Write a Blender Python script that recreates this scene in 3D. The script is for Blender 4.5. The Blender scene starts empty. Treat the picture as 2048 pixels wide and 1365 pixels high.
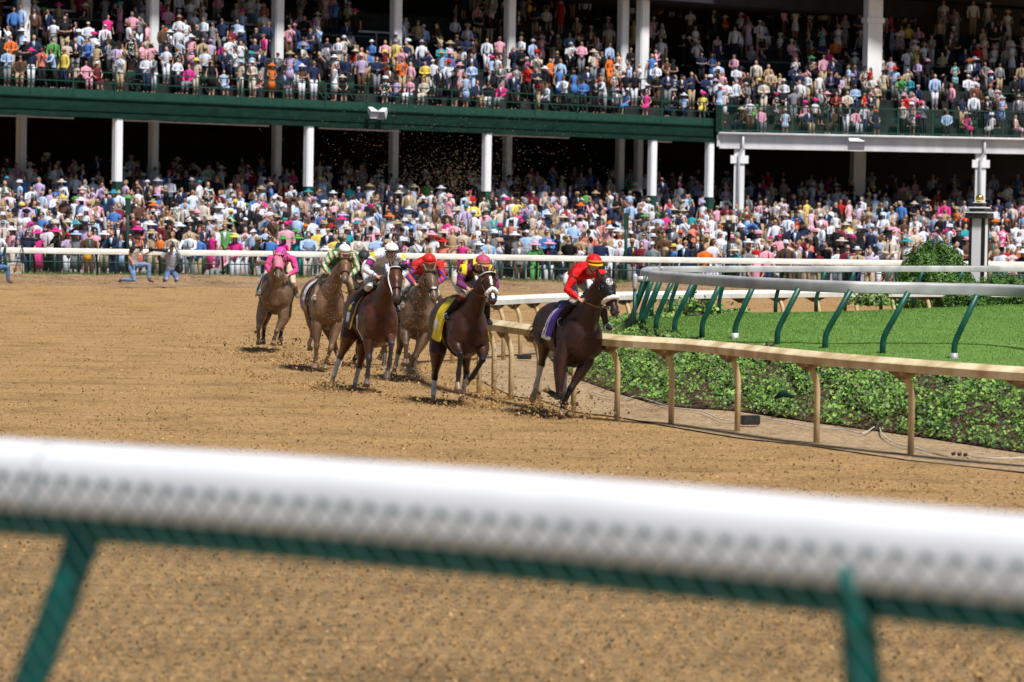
import bpy, bmesh, math, random
import numpy as np
from mathutils import Vector, Matrix
rnd = random.Random(7)
npr = np.random.RandomState(11)
scn = bpy.context.scene
COL = scn.collection

# ------------------------------------------------------------------ camera
F = 7500.0                      # focal length in pixels of the 2048-wide photograph
CAM = Vector((0, 0, 3.4))
PITCH = math.atan((682.5 - 377.0) / F)
ROLL = 0.016
_r0 = Vector((1, 0, 0)); _fw = Vector((0, math.cos(PITCH), -math.sin(PITCH))); _u0 = Vector((0, math.sin(PITCH), math.cos(PITCH)))
_ri = _r0 * math.cos(ROLL) + _u0 * math.sin(ROLL)
_up = _u0 * math.cos(ROLL) - _r0 * math.sin(ROLL)
cam_d = bpy.data.cameras.new('camera'); cam = bpy.data.objects.new('camera', cam_d); COL.objects.link(cam)
m = Matrix((( _ri.x, _up.x, -_fw.x, CAM.x), (_ri.y, _up.y, -_fw.y, CAM.y), (_ri.z, _up.z, -_fw.z, CAM.z), (0, 0, 0, 1)))
cam.matrix_world = m
cam_d.sensor_width = 36.0; cam_d.lens = 36.0 * F / 2048.0
cam_d.clip_start = 0.5; cam_d.clip_end = 3000
cam_d.dof.use_dof = True; cam_d.dof.focus_distance = 70.0; cam_d.dof.aperture_fstop = 3.0
scn.camera = cam

# ------------------------------------------------------------------ light
SUN_EL = math.radians(58); SUN_AZ_V = Vector((0.52, -0.85, 0)).normalized()
w = bpy.data.worlds.new('World'); scn.world = w; w.use_nodes = True
nt = w.node_tree; nt.nodes.clear()
bg = nt.nodes.new('ShaderNodeBackground'); sky = nt.nodes.new('ShaderNodeTexSky'); wo = nt.nodes.new('ShaderNodeOutputWorld')
sky.sky_type = 'NISHITA'; sky.sun_disc = False; sky.sun_elevation = SUN_EL
sky.sun_rotation = math.atan2(SUN_AZ_V.x, SUN_AZ_V.y)
bg.inputs['Strength'].default_value = 0.05
nt.links.new(sky.outputs[0], bg.inputs[0]); nt.links.new(bg.outputs[0], wo.inputs[0])
sd = bpy.data.lights.new('sun', 'SUN'); sun = bpy.data.objects.new('sun', sd); COL.objects.link(sun)
sd.energy = 4.8; sd.angle = math.radians(10.0); sd.color = (1.0, 0.965, 0.92)
sv = SUN_AZ_V * math.cos(SUN_EL) + Vector((0, 0, math.sin(SUN_EL)))
sun.rotation_euler = sv.to_track_quat('Z', 'Y').to_euler()
sun.location = sv * 100
vs = scn.view_settings; vs.view_transform = 'Standard'; vs.look = 'None'; vs.exposure = 0.22; vs.gamma = 1.0; vs.use_curve_mapping = False
scn.cycles.max_bounces = 5; scn.cycles.diffuse_bounces = 1; scn.cycles.glossy_bounces = 2
scn.cycles.use_denoising = True

# ------------------------------------------------------------------ measuring helpers (photo pixel -> world point)
def ray(px, py): return _fw + _ri * ((px - 1024) / F) - _up * ((py - 682.5) / F)
def PD(px, py, d):
    r = ray(px, py); return CAM + r * (d / r.y)
def PZ(px, py, z):
    r = ray(px, py); return CAM + r * ((z - CAM.z) / r.z)
def HY(px): return 375 + ROLL * (px - 900)
def lerp(a, b, t): return a + (b - a) * t
def interp(x, xs, ys): return float(np.interp(x, xs, ys))

# ------------------------------------------------------------------ object helpers
def tag(o, label=None, cat=None, group=None, kind=None):
    if label: o['label'] = label
    if cat: o['category'] = cat
    if group: o['group'] = group
    if kind: o['kind'] = kind
    return o
def empty(name, loc=(0, 0, 0), label=None, cat=None, group=None):
    o = bpy.data.objects.new(name, None); COL.objects.link(o); o.location = loc; o.empty_display_size = 0.2
    tag(o, label, cat, group)
    return o
def link(name, me, mat=None, parent=None, smooth=True):
    o = bpy.data.objects.new(name, me); COL.objects.link(o)
    if mat is not None and not me.materials: me.materials.append(mat)
    if smooth is not None and len(me.polygons): me.polygons.foreach_set('use_smooth', [smooth] * len(me.polygons))
    if parent is not None:
        o.parent = parent; o.matrix_parent_inverse = Matrix.Translation(-Vector(parent.location))
    return o
class MB:
    """collects tubes, boxes and lofts; keeps the skeleton of every tube so vertices can be classified afterwards"""
    def __init__(s): s.v = []; s.f = []; s.tubes = []
    def add(s, vs_, fs_):
        n = len(s.v); s.v.extend([tuple(x) for x in vs_]); s.f.extend([tuple(i + n for i in f) for f in fs_])
    def tube(s, pts, rad, side=None, n=12, name='', closed=False, cap=True):
        P = [Vector(p) for p in pts]; R = [(r, r) if not hasattr(r, '__len__') else r for r in (rad if hasattr(rad, '__len__') and not isinstance(rad, tuple) else [rad] * len(P))]
        k = len(P); vs_ = []
        prev = None
        for i in range(k):
            if closed: T = P[(i + 1) % k] - P[i - 1]
            else: T = P[min(i + 1, k - 1)] - P[max(i - 1, 0)]
            if T.length < 1e-9: T = Vector((0, 0, 1))
            T.normalize()
            if side is not None: S = Vector(side)
            elif prev is not None: S = prev
            else: S = Vector((1, 0, 0)) if abs(T.x) < 0.8 else Vector((0, 1, 0))
            S = S - T * S.dot(T)
            if S.length < 1e-5: S = T.orthogonal()
            S.normalize(); prev = S; D = T.cross(S)
            for j in range(n):
                a = 2 * math.pi * j / n
                vs_.append(P[i] + S * (math.cos(a) * R[i][0]) + D * (math.sin(a) * R[i][1]))
        fs_ = []
        for i in range(k if closed else k - 1):
            for j in range(n):
                a, b = i * n + j, i * n + (j + 1) % n; c, d = ((i + 1) % k) * n + (j + 1) % n, ((i + 1) % k) * n + j
                fs_.append((a, b, c, d))
        if cap and not closed:
            fs_.append(tuple(range(n - 1, -1, -1))); fs_.append(tuple((k - 1) * n + j for j in range(n)))
        s.add(vs_, fs_)
        s.tubes.append((name, np.array([tuple(p) for p in P]), np.array([max(r) for r in R])))
    def ball(s, c, r, n=10, name='', side=None, axis=(0, 0, 1)):
        c = Vector(c); r = (r, r, r) if not hasattr(r, '__len__') else r
        A = Vector(axis).normalized(); pts = []; rad = []
        m_ = max(4, n // 2)
        for i in range(m_ + 1):
            t = math.pi * i / m_; t = min(max(t, 0.12), math.pi - 0.12)
            pts.append(c + A * (-math.cos(t) * r[2])); rad.append((r[0] * math.sin(t), r[1] * math.sin(t)))
        s.tube(pts, rad, side=side if side is not None else (A.orthogonal()), n=n, name=name)
    def box(s, c, size, rot=None, name=''):
        c = Vector(c); hx, hy, hz = size[0] / 2, size[1] / 2, size[2] / 2
        vs_ = [Vector((x * hx, y * hy, z * hz)) for x in (-1, 1) for y in (-1, 1) for z in (-1, 1)]
        if rot is not None: vs_ = [rot @ v for v in vs_]
        s.add([c + v for v in vs_], [(0, 1, 3, 2), (4, 6, 7, 5), (0, 4, 5, 1), (2, 3, 7, 6), (0, 2, 6, 4), (1, 5, 7, 3)])
    def beam(s, a, b, wd, ht, up=(0, 0, 1)):
        """box-section bar from a to b (centre line), width wd, height ht"""
        a, b = Vector(a), Vector(b); T = (b - a).normalized(); U = Vector(up); U = (U - T * U.dot(T)).normalized(); S = T.cross(U)
        vs_ = []
        for p in (a, b):
            for x, y in ((-1, -1), (1, -1), (1, 1), (-1, 1)): vs_.append(p + S * (x * wd / 2) + U * (y * ht / 2))
        s.add(vs_, [(3, 2, 1, 0), (4, 5, 6, 7), (0, 1, 5, 4), (1, 2, 6, 5), (2, 3, 7, 6), (3, 0, 4, 7)])
    def sweep(s, path, prof, closed_prof=True, flip=1):
        """profile (x sideways, z up) swept along a path in plan"""
        P = [Vector(p) for p in path]; k = len(P); n = len(prof); vs_ = []
        for i in range(k):
            T = P[min(i + 1, k - 1)] - P[max(i - 1, 0)]; T.z = 0; T.normalize(); S = Vector((T.y, -T.x, 0)) * flip
            for x, z in prof: vs_.append(P[i] + S * x + Vector((0, 0, z)))
        fs_ = []
        for i in range(k - 1):
            for j in range(n if closed_prof else n - 1):
                fs_.append((i * n + j, i * n + (j + 1) % n, (i + 1) * n + (j + 1) % n, (i + 1) * n + j))
        if closed_prof:
            fs_.append(tuple(range(n))); fs_.append(tuple((k - 1) * n + j for j in range(n - 1, -1, -1)))
        s.add(vs_, fs_)
    def mesh(s, name):
        me = bpy.data.meshes.new(name); me.from_pydata(s.v, [], s.f); me.validate(); me.update()
        b = bmesh.new(); b.from_mesh(me); bmesh.ops.recalc_face_normals(b, faces=b.faces); b.to_mesh(me); b.free()
        return me
    def build(s, name, mat=None, parent=None, smooth=True): return link(name, s.mesh(name), mat, parent, smooth)
    def remesh(s, name, voxel=0.015, smooth=4):
        me = s.mesh(name + '_raw'); o = bpy.data.objects.new('tmp', me); COL.objects.link(o)
        md = o.modifiers.new('r', 'REMESH'); md.mode = 'VOXEL'; md.voxel_size = voxel; md.adaptivity = 0
        if smooth:
            ms = o.modifiers.new('s', 'SMOOTH'); ms.iterations = smooth; ms.factor = 0.5
        dg = bpy.context.evaluated_depsgraph_get()
        out = bpy.data.meshes.new_from_object(o.evaluated_get(dg), depsgraph=dg)
        bpy.data.objects.remove(o); bpy.data.meshes.remove(me); out.name = name
        return out
    def classify(s, co):
        """nearest tube for each vertex -> (tube index, fractional position along the tube 0..k-1)"""
        best = np.full(len(co), 1e9); idx = np.zeros(len(co), int); tt = np.zeros(len(co))
        for ti, (nm, P, R) in enumerate(s.tubes):
            for i in range(len(P) - 1):
                a, b = P[i], P[i + 1]; ab = b - a; L = max(ab @ ab, 1e-12)
                t = np.clip(((co - a) @ ab) / L, 0, 1); q = a + t[:, None] * ab
                d = np.linalg.norm(co - q, axis=1) - (R[i] + (R[i + 1] - R[i]) * t)
                mk = d < best; best[mk] = d[mk]; idx[mk] = ti; tt[mk] = i + t[mk]
        return idx, tt
def coords(me):
    a = np.empty(len(me.vertices) * 3); me.vertices.foreach_get('co', a); return a.reshape(-1, 3)
def setcol(me, col, name='Col'):
    at = me.color_attributes.get(name) or me.color_attributes.new(name, 'FLOAT_COLOR', 'POINT')
    c = np.ones((len(me.vertices), 4)); c[:, :col.shape[1]] = col; at.data.foreach_set('color', c.ravel())
def join_nested(a, b): a.add(b.v, b.f); a.tubes += b.tubes

# ------------------------------------------------------------------ materials
def newmat(name, rough=0.6, spec=0.4, metal=0.0):
    mt = bpy.data.materials.new(name); mt.use_nodes = True; nt = mt.node_tree
    b = nt.nodes['Principled BSDF']; b.inputs['Roughness'].default_value = rough; b.inputs['Metallic'].default_value = metal
    b.inputs['Specular IOR Level'].default_value = spec
    return mt, nt, b
def N(nt, t, **kw):
    n = nt.nodes.new(t)
    for k, v in kw.items():
        if k.startswith('i_'):
            key = k[2:].replace('_', ' ')
            n.inputs[int(key) if key.isdigit() else key].default_value = v
        else: setattr(n, k, v)
    return n
def ramp(nt, stops, interp_='LINEAR'):
    r = nt.nodes.new('ShaderNodeValToRGB'); e = r.color_ramp.elements; r.color_ramp.interpolation = interp_
    while len(e) < len(stops): e.new(0.5)
    for i, (p, c) in enumerate(stops): e[i].position = p; e[i].color = (*c, 1) if len(c) == 3 else c
    return r
def noisy(name, c1, c2, scale=6.0, rough=0.6, bump=0.0, bscale=None, spec=0.4, metal=0.0, detail=4, stretch=None, lo=0.35, hi=0.65, coat=0.0):
    """base colour varied by object-space noise, optional bump"""
    mt, nt, b = newmat(name, rough, spec, metal)
    tc = N(nt, 'ShaderNodeTexCoord'); vec = tc.outputs['Object']
    if stretch:
        mp = N(nt, 'ShaderNodeMapping'); mp.inputs['Scale'].default_value = stretch; nt.links.new(vec, mp.inputs[0]); vec = mp.outputs[0]
    n = N(nt, 'ShaderNodeTexNoise', i_Scale=scale, i_Detail=detail); nt.links.new(vec, n.inputs['Vector'])
    r = ramp(nt, [(lo, c1), (hi, c2)]); nt.links.new(n.outputs[0], r.inputs[0]); nt.links.new(r.outputs[0], b.inputs['Base Color'])
    if coat: b.inputs['Coat Weight'].default_value = coat
    if bump:
        n2 = N(nt, 'ShaderNodeTexNoise', i_Scale=bscale or scale * 4, i_Detail=5); nt.links.new(vec, n2.inputs['Vector'])
        bp = N(nt, 'ShaderNodeBump', i_Strength=1.0, i_Distance=bump); nt.links.new(n2.outputs[0], bp.inputs['Height']); nt.links.new(bp.outputs[0], b.inputs['Normal'])
    return mt
def attrmat(name, rough=0.6, spec=0.3, pattern=False, var=0.15, vscale=30.0, bump=0.0, mud=False, sheen=0.0, fromobj=False):
    mt, nt, b = newmat(name, rough, spec)
    if fromobj:
        oi = N(nt, 'ShaderNodeObjectInfo'); colr = oi.outputs['Color']; alp = oi.outputs['Alpha']
    else:
        at = N(nt, 'ShaderNodeAttribute', attribute_name='Col'); colr = at.outputs['Color']; alp = at.outputs['Alpha']
    tc = N(nt, 'ShaderNodeTexCoord')
    n = N(nt, 'ShaderNodeTexNoise', i_Scale=vscale, i_Detail=4); nt.links.new(tc.outputs['Object'], n.inputs['Vector'])
    mr = N(nt, 'ShaderNodeMapRange', i_From_Min=0.3, i_From_Max=0.7, i_To_Min=1 - var, i_To_Max=1 + var); nt.links.new(n.outputs[0], mr.inputs[0])
    mx = N(nt, 'ShaderNodeVectorMath', operation='SCALE'); nt.links.new(colr, mx.inputs[0]); nt.links.new(mr.outputs[0], mx.inputs['Scale'])
    out = mx.outputs[0]
    if pattern:
        vo = N(nt, 'ShaderNodeTexVoronoi', i_Scale=11.0); nt.links.new(tc.outputs['Object'], vo.inputs['Vector'])
        st = N(nt, 'ShaderNodeMath', operation='LESS_THAN'); st.inputs[1].default_value = 0.42; nt.links.new(vo.outputs['Distance'], st.inputs[0])
        inv = N(nt, 'ShaderNodeMath', operation='SUBTRACT'); inv.inputs[0].default_value = 1.0; nt.links.new(alp, inv.inputs[1])
        mu = N(nt, 'ShaderNodeMath', operation='MULTIPLY'); nt.links.new(inv.outputs[0], mu.inputs[0]); nt.links.new(st.outputs[0], mu.inputs[1])
        vc = N(nt, 'ShaderNodeMix', data_type='RGBA'); vc.inputs[0].default_value = 0.55
        nt.links.new(vo.outputs['Color'], vc.inputs['A']); vc.inputs['B'].default_value = (0.9, 0.86, 0.82, 1)
        m2 = N(nt, 'ShaderNodeMix', data_type='RGBA'); nt.links.new(mu.outputs[0], m2.inputs[0]); nt.links.new(out, m2.inputs['A']); nt.links.new(vc.outputs['Result'], m2.inputs['B'])
        out = m2.outputs['Result']
    if mud:
        vo = N(nt, 'ShaderNodeTexVoronoi', i_Scale=95.0, i_Randomness=1.0); nt.links.new(tc.outputs['Object'], vo.inputs['Vector'])
        n3 = N(nt, 'ShaderNodeTexNoise', i_Scale=5.0, i_Detail=3); nt.links.new(tc.outputs['Object'], n3.inputs['Vector'])
        ms_ = N(nt, 'ShaderNodeMath', operation='MULTIPLY'); ms_.inputs[1].default_value = 0.80; nt.links.new(n3.outputs[0], ms_.inputs[0])
        mm = N(nt, 'ShaderNodeMath', operation='MULTIPLY'); nt.links.new(alp, mm.inputs[0]); nt.links.new(ms_.outputs[0], mm.inputs[1])
        lt = N(nt, 'ShaderNodeMath', operation='LESS_THAN'); nt.links.new(vo.outputs['Distance'], lt.inputs[0]); nt.links.new(mm.outputs[0], lt.inputs[1])
        m3 = N(nt, 'ShaderNodeMix', data_type='RGBA'); nt.links.new(lt.outputs[0], m3.inputs[0]); nt.links.new(out, m3.inputs['A']); m3.inputs['B'].default_value = (0.25, 0.155, 0.085, 1)
        m4 = N(nt, 'ShaderNodeMix', data_type='RGBA'); m5 = N(nt, 'ShaderNodeMath', operation='MULTIPLY'); m5.inputs[1].default_value = 0.38; nt.links.new(alp, m5.inputs[0])
        nt.links.new(m5.outputs[0], m4.inputs[0]); nt.links.new(m3.outputs['Result'], m4.inputs['A']); m4.inputs['B'].default_value = (0.16, 0.112, 0.075, 1)
        out = m4.outputs['Result']
    nt.links.new(out, b.inputs['Base Color'])
    if bump:
        n2 = N(nt, 'ShaderNodeTexNoise', i_Scale=vscale * 0.5, i_Detail=3); nt.links.new(tc.outputs['Object'], n2.inputs['Vector'])
        bp = N(nt, 'ShaderNodeBump', i_Strength=1.0, i_Distance=bump); nt.links.new(n2.outputs[0], bp.inputs['Height']); nt.links.new(bp.outputs[0], b.inputs['Normal'])
    if sheen: b.inputs['Sheen Weight'].default_value = sheen
    return mt
M = {}
M['white_paint'] = noisy('white_paint', (0.78, 0.79, 0.81), (0.85, 0.86, 0.87), 3.0, 0.5, stretch=(1, 1, 0.2))
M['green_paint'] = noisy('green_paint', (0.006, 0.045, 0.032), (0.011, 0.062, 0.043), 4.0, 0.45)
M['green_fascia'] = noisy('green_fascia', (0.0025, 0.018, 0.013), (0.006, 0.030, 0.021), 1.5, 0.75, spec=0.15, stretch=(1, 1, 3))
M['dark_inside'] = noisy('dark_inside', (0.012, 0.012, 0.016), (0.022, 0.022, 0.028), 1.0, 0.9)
M['concrete'] = noisy('concrete', (0.25, 0.25, 0.26), (0.36, 0.36, 0.37), 2.0, 0.8)
M['beam'] = noisy('beam_paint', (0.50, 0.50, 0.53), (0.66, 0.66, 0.68), 1.2, 0.6, stretch=(1, 1, 0.15))
M['teal_paint'] = noisy('teal_paint', (0.002, 0.12, 0.105), (0.004, 0.155, 0.135), 5.0, 0.4, spec=.25)
M['turf_post'] = noisy('turf_post_green', (0.004, 0.060, 0.042), (0.009, 0.085, 0.058), 6.0, 0.4)
M['tier'] = noisy('dark_step', (0.018, 0.022, 0.022), (0.035, 0.04, 0.04), 2.0, 0.9, spec=.1)
M['cover_white'] = noisy('cover_white', (0.74, 0.75, 0.78), (0.82, 0.82, 0.85), 5.0, 0.35)
M['alu'] = noisy('aluminium_rail', (0.36, 0.36, 0.37), (0.58, 0.58, 0.57), 2.0, 0.5, metal=0.2)
M['cream_rail'] = noisy('dusty_cream_rail', (0.50, 0.37, 0.19), (0.76, 0.64, 0.42), 2.6, 0.6, bump=0.002, bscale=30, lo=0.38, hi=0.60)
M['far_rail'] = noisy('pale_rail', (0.62, 0.60, 0.52), (0.78, 0.77, 0.70), 2.5, 0.55)
M['cream_post'] = noisy('cream_post', (0.46, 0.32, 0.15), (0.62, 0.48, 0.28), 5.0, 0.6, lo=0.3, hi=0.7)
M['black'] = noisy('black_plastic', (0.012, 0.012, 0.014), (0.03, 0.03, 0.034), 20, 0.4)
M['gold'] = noisy('gilded_ball', (0.65, 0.45, 0.10), (0.75, 0.55, 0.16), 8, 0.22, metal=0.9)
M['skin'] = noisy('skin', (0.50, 0.26, 0.17), (0.60, 0.34, 0.23), 20, 0.55)
M['leather'] = noisy('brown_leather', (0.10, 0.03, 0.018), (0.16, 0.05, 0.03), 30, 0.45)
M['cable'] = noisy('white_cable', (0.50, 0.48, 0.45), (0.62, 0.60, 0.57), 8, 0.6)
M['hide'] = attrmat('horse_hide', 0.37, 0.32, var=0.25, vscale=8, mud=True, bump=0.022)
M['cloth'] = attrmat('coloured_cloth', 0.55, 0.3, var=0.10, vscale=25, bump=0.02)
M['clothmud'] = attrmat('muddy_cloth', 0.7, 0.25, var=0.14, vscale=24, bump=0.045, mud=True)
M['hair'] = attrmat('horse_hair', 0.5, 0.4, var=0.3, vscale=60)
M['crowd'] = attrmat('crowd_cloth', 0.8, 0.15, pattern=True, var=0.14, vscale=9)
M['person'] = attrmat('person_cloth', 0.8, 0.15, pattern=True, var=0.14, vscale=9, fromobj=True)
M['leaf'] = attrmat('leaf', 0.5, 0.35, var=0.2, vscale=3)
M['clod'] = attrmat('dirt_clod', 0.95, 0.1, var=0.25, vscale=20)
# ================================================================== STRUCTURE
# rail lines measured on the photograph (pixel of the rail's top edge)
def rail_near(px): return PZ(px, interp(px, [1000, 1217, 1399, 1523, 1655, 1929, 2048, 2200], [641, 668, 680, 694, 705, 726, 734, 746]), 1.27)
def rail_far(px): return PZ(px, interp(px, [985, 1100, 1240, 1560, 1790, 2200], [593, 588, 584, 580, 579, 580]), 1.27)
def catmull(P, n):
    out = []
    for i in range(len(P) - 1):
        p0, p1, p2, p3 = P[max(i - 1, 0)], P[i], P[i + 1], P[min(i + 2, len(P) - 1)]
        for k in range(n):
            t = k / n
            out.append(0.5 * ((2 * p1) + (p2 - p0) * t + (2 * p0 - 5 * p1 + 4 * p2 - p3) * t * t + (3 * p1 - p0 - 3 * p2 + p3) * t ** 3))
    out.append(P[-1]); return out
inner = catmull([rail_near(x) for x in (2260, 2048, 1929, 1655, 1399, 1217, 1000)] +
                [PD(900, 625, 64.0), PD(862, 612, 68.5), PD(872, 602, 72.0)] + [rail_far(x) for x in (985, 1100, 1240, 1560, 1790, 2100)], 6)
inner = [Vector((p.x, p.y, 1.27)) for p in inner]
def far_rail_pt(px, z=1.15): return PZ(px, interp(px, [-60, 0, 650, 1280, 1800, 2048, 2100], [494, 495, 504, 514, 521, 524, 525]), z)

# --- ground materials
def dirt_mat(name, base, dark, light, cl=1.0, bump=0.05):
    mt, nt, b = newmat(name, 0.95, 0.15)
    tc = N(nt, 'ShaderNodeTexCoord'); v = tc.outputs['Object']
    n1 = N(nt, 'ShaderNodeTexNoise', i_Scale=11.0 * cl, i_Detail=6, i_Roughness=0.65); nt.links.new(v, n1.inputs['Vector'])
    n2 = N(nt, 'ShaderNodeTexNoise', i_Scale=0.75, i_Detail=5, i_Roughness=.6); nt.links.new(v, n2.inputs['Vector'])
    n4 = N(nt, 'ShaderNodeTexNoise', i_Scale=34.0 * cl, i_Detail=5); nt.links.new(v, n4.inputs['Vector'])
    r = ramp(nt, [(0.33, dark), (0.46, base), (0.70, light)]); nt.links.new(n1.outputs[0], r.inputs[0])
    r2 = ramp(nt, [(0.30, (0.70, 0.69, 0.69)), (0.5, (1.0, 1.0, 1.0)), (0.72, (1.13, 1.13, 1.12))]); nt.links.new(n2.outputs[0], r2.inputs[0])
    mx = N(nt, 'ShaderNodeMix', data_type='RGBA', blend_type='MULTIPLY'); mx.inputs[0].default_value = 1
    nt.links.new(r.outputs[0], mx.inputs['A']); nt.links.new(r2.outputs[0], mx.inputs['B'])
    r4 = ramp(nt, [(0.33, (0.30, 0.29, 0.30)), (0.44, (1, 1, 1))]); nt.links.new(n4.outputs[0], r4.inputs[0])
    m4 = N(nt, 'ShaderNodeMix', data_type='RGBA', blend_type='MULTIPLY'); m4.inputs[0].default_value = 0.9
    nt.links.new(mx.outputs['Result'], m4.inputs['A']); nt.links.new(r4.outputs[0], m4.inputs['B'])
    # harrow lines following the direction of the straight
    mp = N(nt, 'ShaderNodeMapping'); mp.inputs['Rotation'].default_value = (0, 0, math.radians(-68)); mp.inputs['Scale'].default_value = (0.25, 5.0, 1)
    nt.links.new(v, mp.inputs[0]); n3 = N(nt, 'ShaderNodeTexNoise', i_Scale=1.3, i_Detail=3); nt.links.new(mp.outputs[0], n3.inputs['Vector'])
    r3 = ramp(nt, [(0.30, (0.74, 0.73, 0.72)), (0.48, (1, 1, 1)), (0.70, (1.10, 1.10, 1.10))]); nt.links.new(n3.outputs[0], r3.inputs[0])
    m5 = N(nt, 'ShaderNodeMix', data_type='RGBA', blend_type='MULTIPLY'); m5.inputs[0].default_value = 1
    nt.links.new(m4.outputs['Result'], m5.inputs['A']); nt.links.new(r3.outputs[0], m5.inputs['B'])
    nt.links.new(m5.outputs['Result'], b.inputs['Base Color'])
    ad = N(nt, 'ShaderNodeMath', operation='MULTIPLY_ADD'); ad.inputs[1].default_value = 0.35
    nt.links.new(n4.outputs[0], ad.inputs[0]); nt.links.new(n1.outputs[0], ad.inputs[2])
    bp = N(nt, 'ShaderNodeBump', i_Strength=1.0, i_Distance=bump); nt.links.new(ad.outputs[0], bp.inputs['Height']); nt.links.new(bp.outputs[0], b.inputs['Normal'])
    return mt
M['dirt'] = dirt_mat('track_dirt', (0.465, 0.282, 0.118), (0.165, 0.100, 0.047), (0.585, 0.375, 0.172), 1.0, 0.09)
M['strip'] = dirt_mat('packed_strip', (0.43, 0.295, 0.165), (0.18, 0.115, 0.065), (0.58, 0.43, 0.27), 0.8, 0.08)
M['berm'] = dirt_mat('berm_dirt', (0.34, 0.22, 0.12), (0.13, 0.085, 0.045), (0.42, 0.28, 0.16), 0.8, 0.10)
M['soil'] = dirt_mat('dark_soil', (0.07, 0.045, 0.028), (0.025, 0.018, 0.012), (0.12, 0.08, 0.05), 1.2, 0.06)
# --- ground sheet to the horizon
g = MB(); X0 = 1500
xs = [-X0, -300, -80, -30, 30, 80, 300, X0]; ys = [-300, -50, 20, 60, 100, 150, 400, 2500]
for y in ys:
    for x in xs: g.v.append((x, y, -0.06))
for j in range(7):
    for i in range(7): a = j * 8 + i; g.f.append((a, a + 1, a + 9, a + 8))
tag(g.build('ground', M['dirt'], smooth=False), kind='structure')
# track surface (dense enough for gentle undulation)
nx, ny = 150, 260
tv, tf = [], []
for j in range(ny + 1):
    y = 15 + (j / ny) * 125
    for i in range(nx + 1):
        x = -0.1365 * 1.25 * y - 2 + (i / nx) * (0.1365 * 2.5 * y + 4)
        z = 0.005 * math.sin(x * 1.7 + math.sin(y * .31) * 2) * math.sin(y * 0.9) + 0.003 * math.sin(y * 2.3 + x)
        z += npr.normal(0, 0.002) - .006
        tv.append((x, y, z))
for j in range(ny):
    for i in range(nx):
        a = j * (nx + 1) + i; tf.append((a, a + 1, a + nx + 2, a + nx + 1))
g = MB(); g.add(tv, tf); tag(g.build('track', M['dirt']), kind='structure')
# packed strip between the inner rail and the ivy bank (lighter and smoother than the track)
g = MB(); A = []; B = []
for px, y1, y0 in [(2300, 985, 905), (2048, 948, 896), (1825, 921, 862), (1632, 897, 835), (1475, 876, 812), (1342, 855, 800), (1234, 838, 772), (1146, 824, 735), (1085, 806, 705), (1022, 792, 690), (985, 778, 684), (950, 760, 682)]:
    A.append(PZ(px, y1 + rnd.uniform(-5, 3), 0.012)); B.append(PZ(px + 20, y0, 0.012))
for i in range(len(A)): g.v += [tuple(A[i]), tuple(B[i])]
for i in range(len(A) - 1): g.f.append((2 * i, 2 * i + 1, 2 * i + 3, 2 * i + 2))
tag(g.build('path', M['strip'], smooth=False), kind='structure')
# raised dirt berm in front of the far rail
g = MB(); path = [far_rail_pt(px, 0.0) * 1 for px in range(-120, 2200, 40)]
path = []
for px in range(-120, 2200, 40):
    q = far_rail_pt(px, 1.15); path.append(Vector((q.x, q.y - 1.3, 0.0)))
prof = [(-3.2, -0.05), (-2.4, 0.02), (-1.6, 0.05), (-1.1, 0.20), (-0.6, 0.30), (0.0, 0.27), (0.6, 0.22), (1.4, 0.25), (4.0, 0.27), (4.0, -0.2), (-3.2, -0.2)]
g.sweep(path, prof, flip=-1)
for i, v in enumerate(g.v):
    if v[2] > 0.1: g.v[i] = (v[0], v[1] + npr.normal(0, 0.12), v[2] + npr.normal(0, 0.035))
tag(g.build('dirt_bank', M['berm']), kind='structure')

# --- lawn, bank
front = [(1296, 664), (1312, 667), (1349, 671), (1404, 677), (1470, 690), (1554, 706), (1650, 716), (1765, 727), (1908, 741), (2048, 752), (2300, 770)]
lawnF = [PZ(x, y, 0.70) for x, y in front]
lawnB = [PZ(interp(i, [0, 10], [1290, 2300]), interp(i, [0, 1, 2, 3, 4, 10], [637, 634, 630, 627, 624, 598]), 0.92) for i in range(11)]
def lawn_pt(u, v):
    f = u * 10; i = min(int(f), 9); a = lawnF[i].lerp(lawnF[i + 1], f - i); b = lawnB[i].lerp(lawnB[i + 1], f - i)
    p = a.lerp(b, v); p.z += 0.16 * math.sin(math.pi * min(v, 1)) * min(1, u * 5); return p
g = MB(); U, V_ = 90, 40
for j in range(V_ + 1):
    for i in range(U + 1): g.v.append(tuple(lawn_pt(i / U, j / V_)))
for j in range(V_):
    for i in range(U): a = j * (U + 1) + i; g.f.append((a, a + 1, a + U + 2, a + U + 1))
mt, nt, b = newmat('mown_lawn', 0.9, 0.15); tc = N(nt, 'ShaderNodeTexCoord')
mp = N(nt, 'ShaderNodeMapping'); mp.inputs['Scale'].default_value = (1.0, 0.22, 1.0); nt.links.new(tc.outputs['Object'], mp.inputs[0])
n1 = N(nt, 'ShaderNodeTexNoise', i_Scale=17.0, i_Detail=6, i_Roughness=0.75); nt.links.new(mp.outputs[0], n1.inputs['Vector'])
n2 = N(nt, 'ShaderNodeTexNoise', i_Scale=0.9, i_Detail=4); nt.links.new(tc.outputs['Object'], n2.inputs['Vector'])
r1 = ramp(nt, [(0.32, (0.082, 0.168, 0.032)), (0.5, (0.118, 0.225, 0.044)), (0.70, (0.15, 0.27, 0.060))]); nt.links.new(n1.outputs[0], r1.inputs[0])
r2 = ramp(nt, [(0.3, (0.82, 0.86, 0.8)), (0.7, (1.18, 1.12, 1.15))]); nt.links.new(n2.outputs[0], r2.inputs[0])
mx = N(nt, 'ShaderNodeMix', data_type='RGBA', blend_type='MULTIPLY'); mx.inputs[0].default_value = 1
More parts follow.
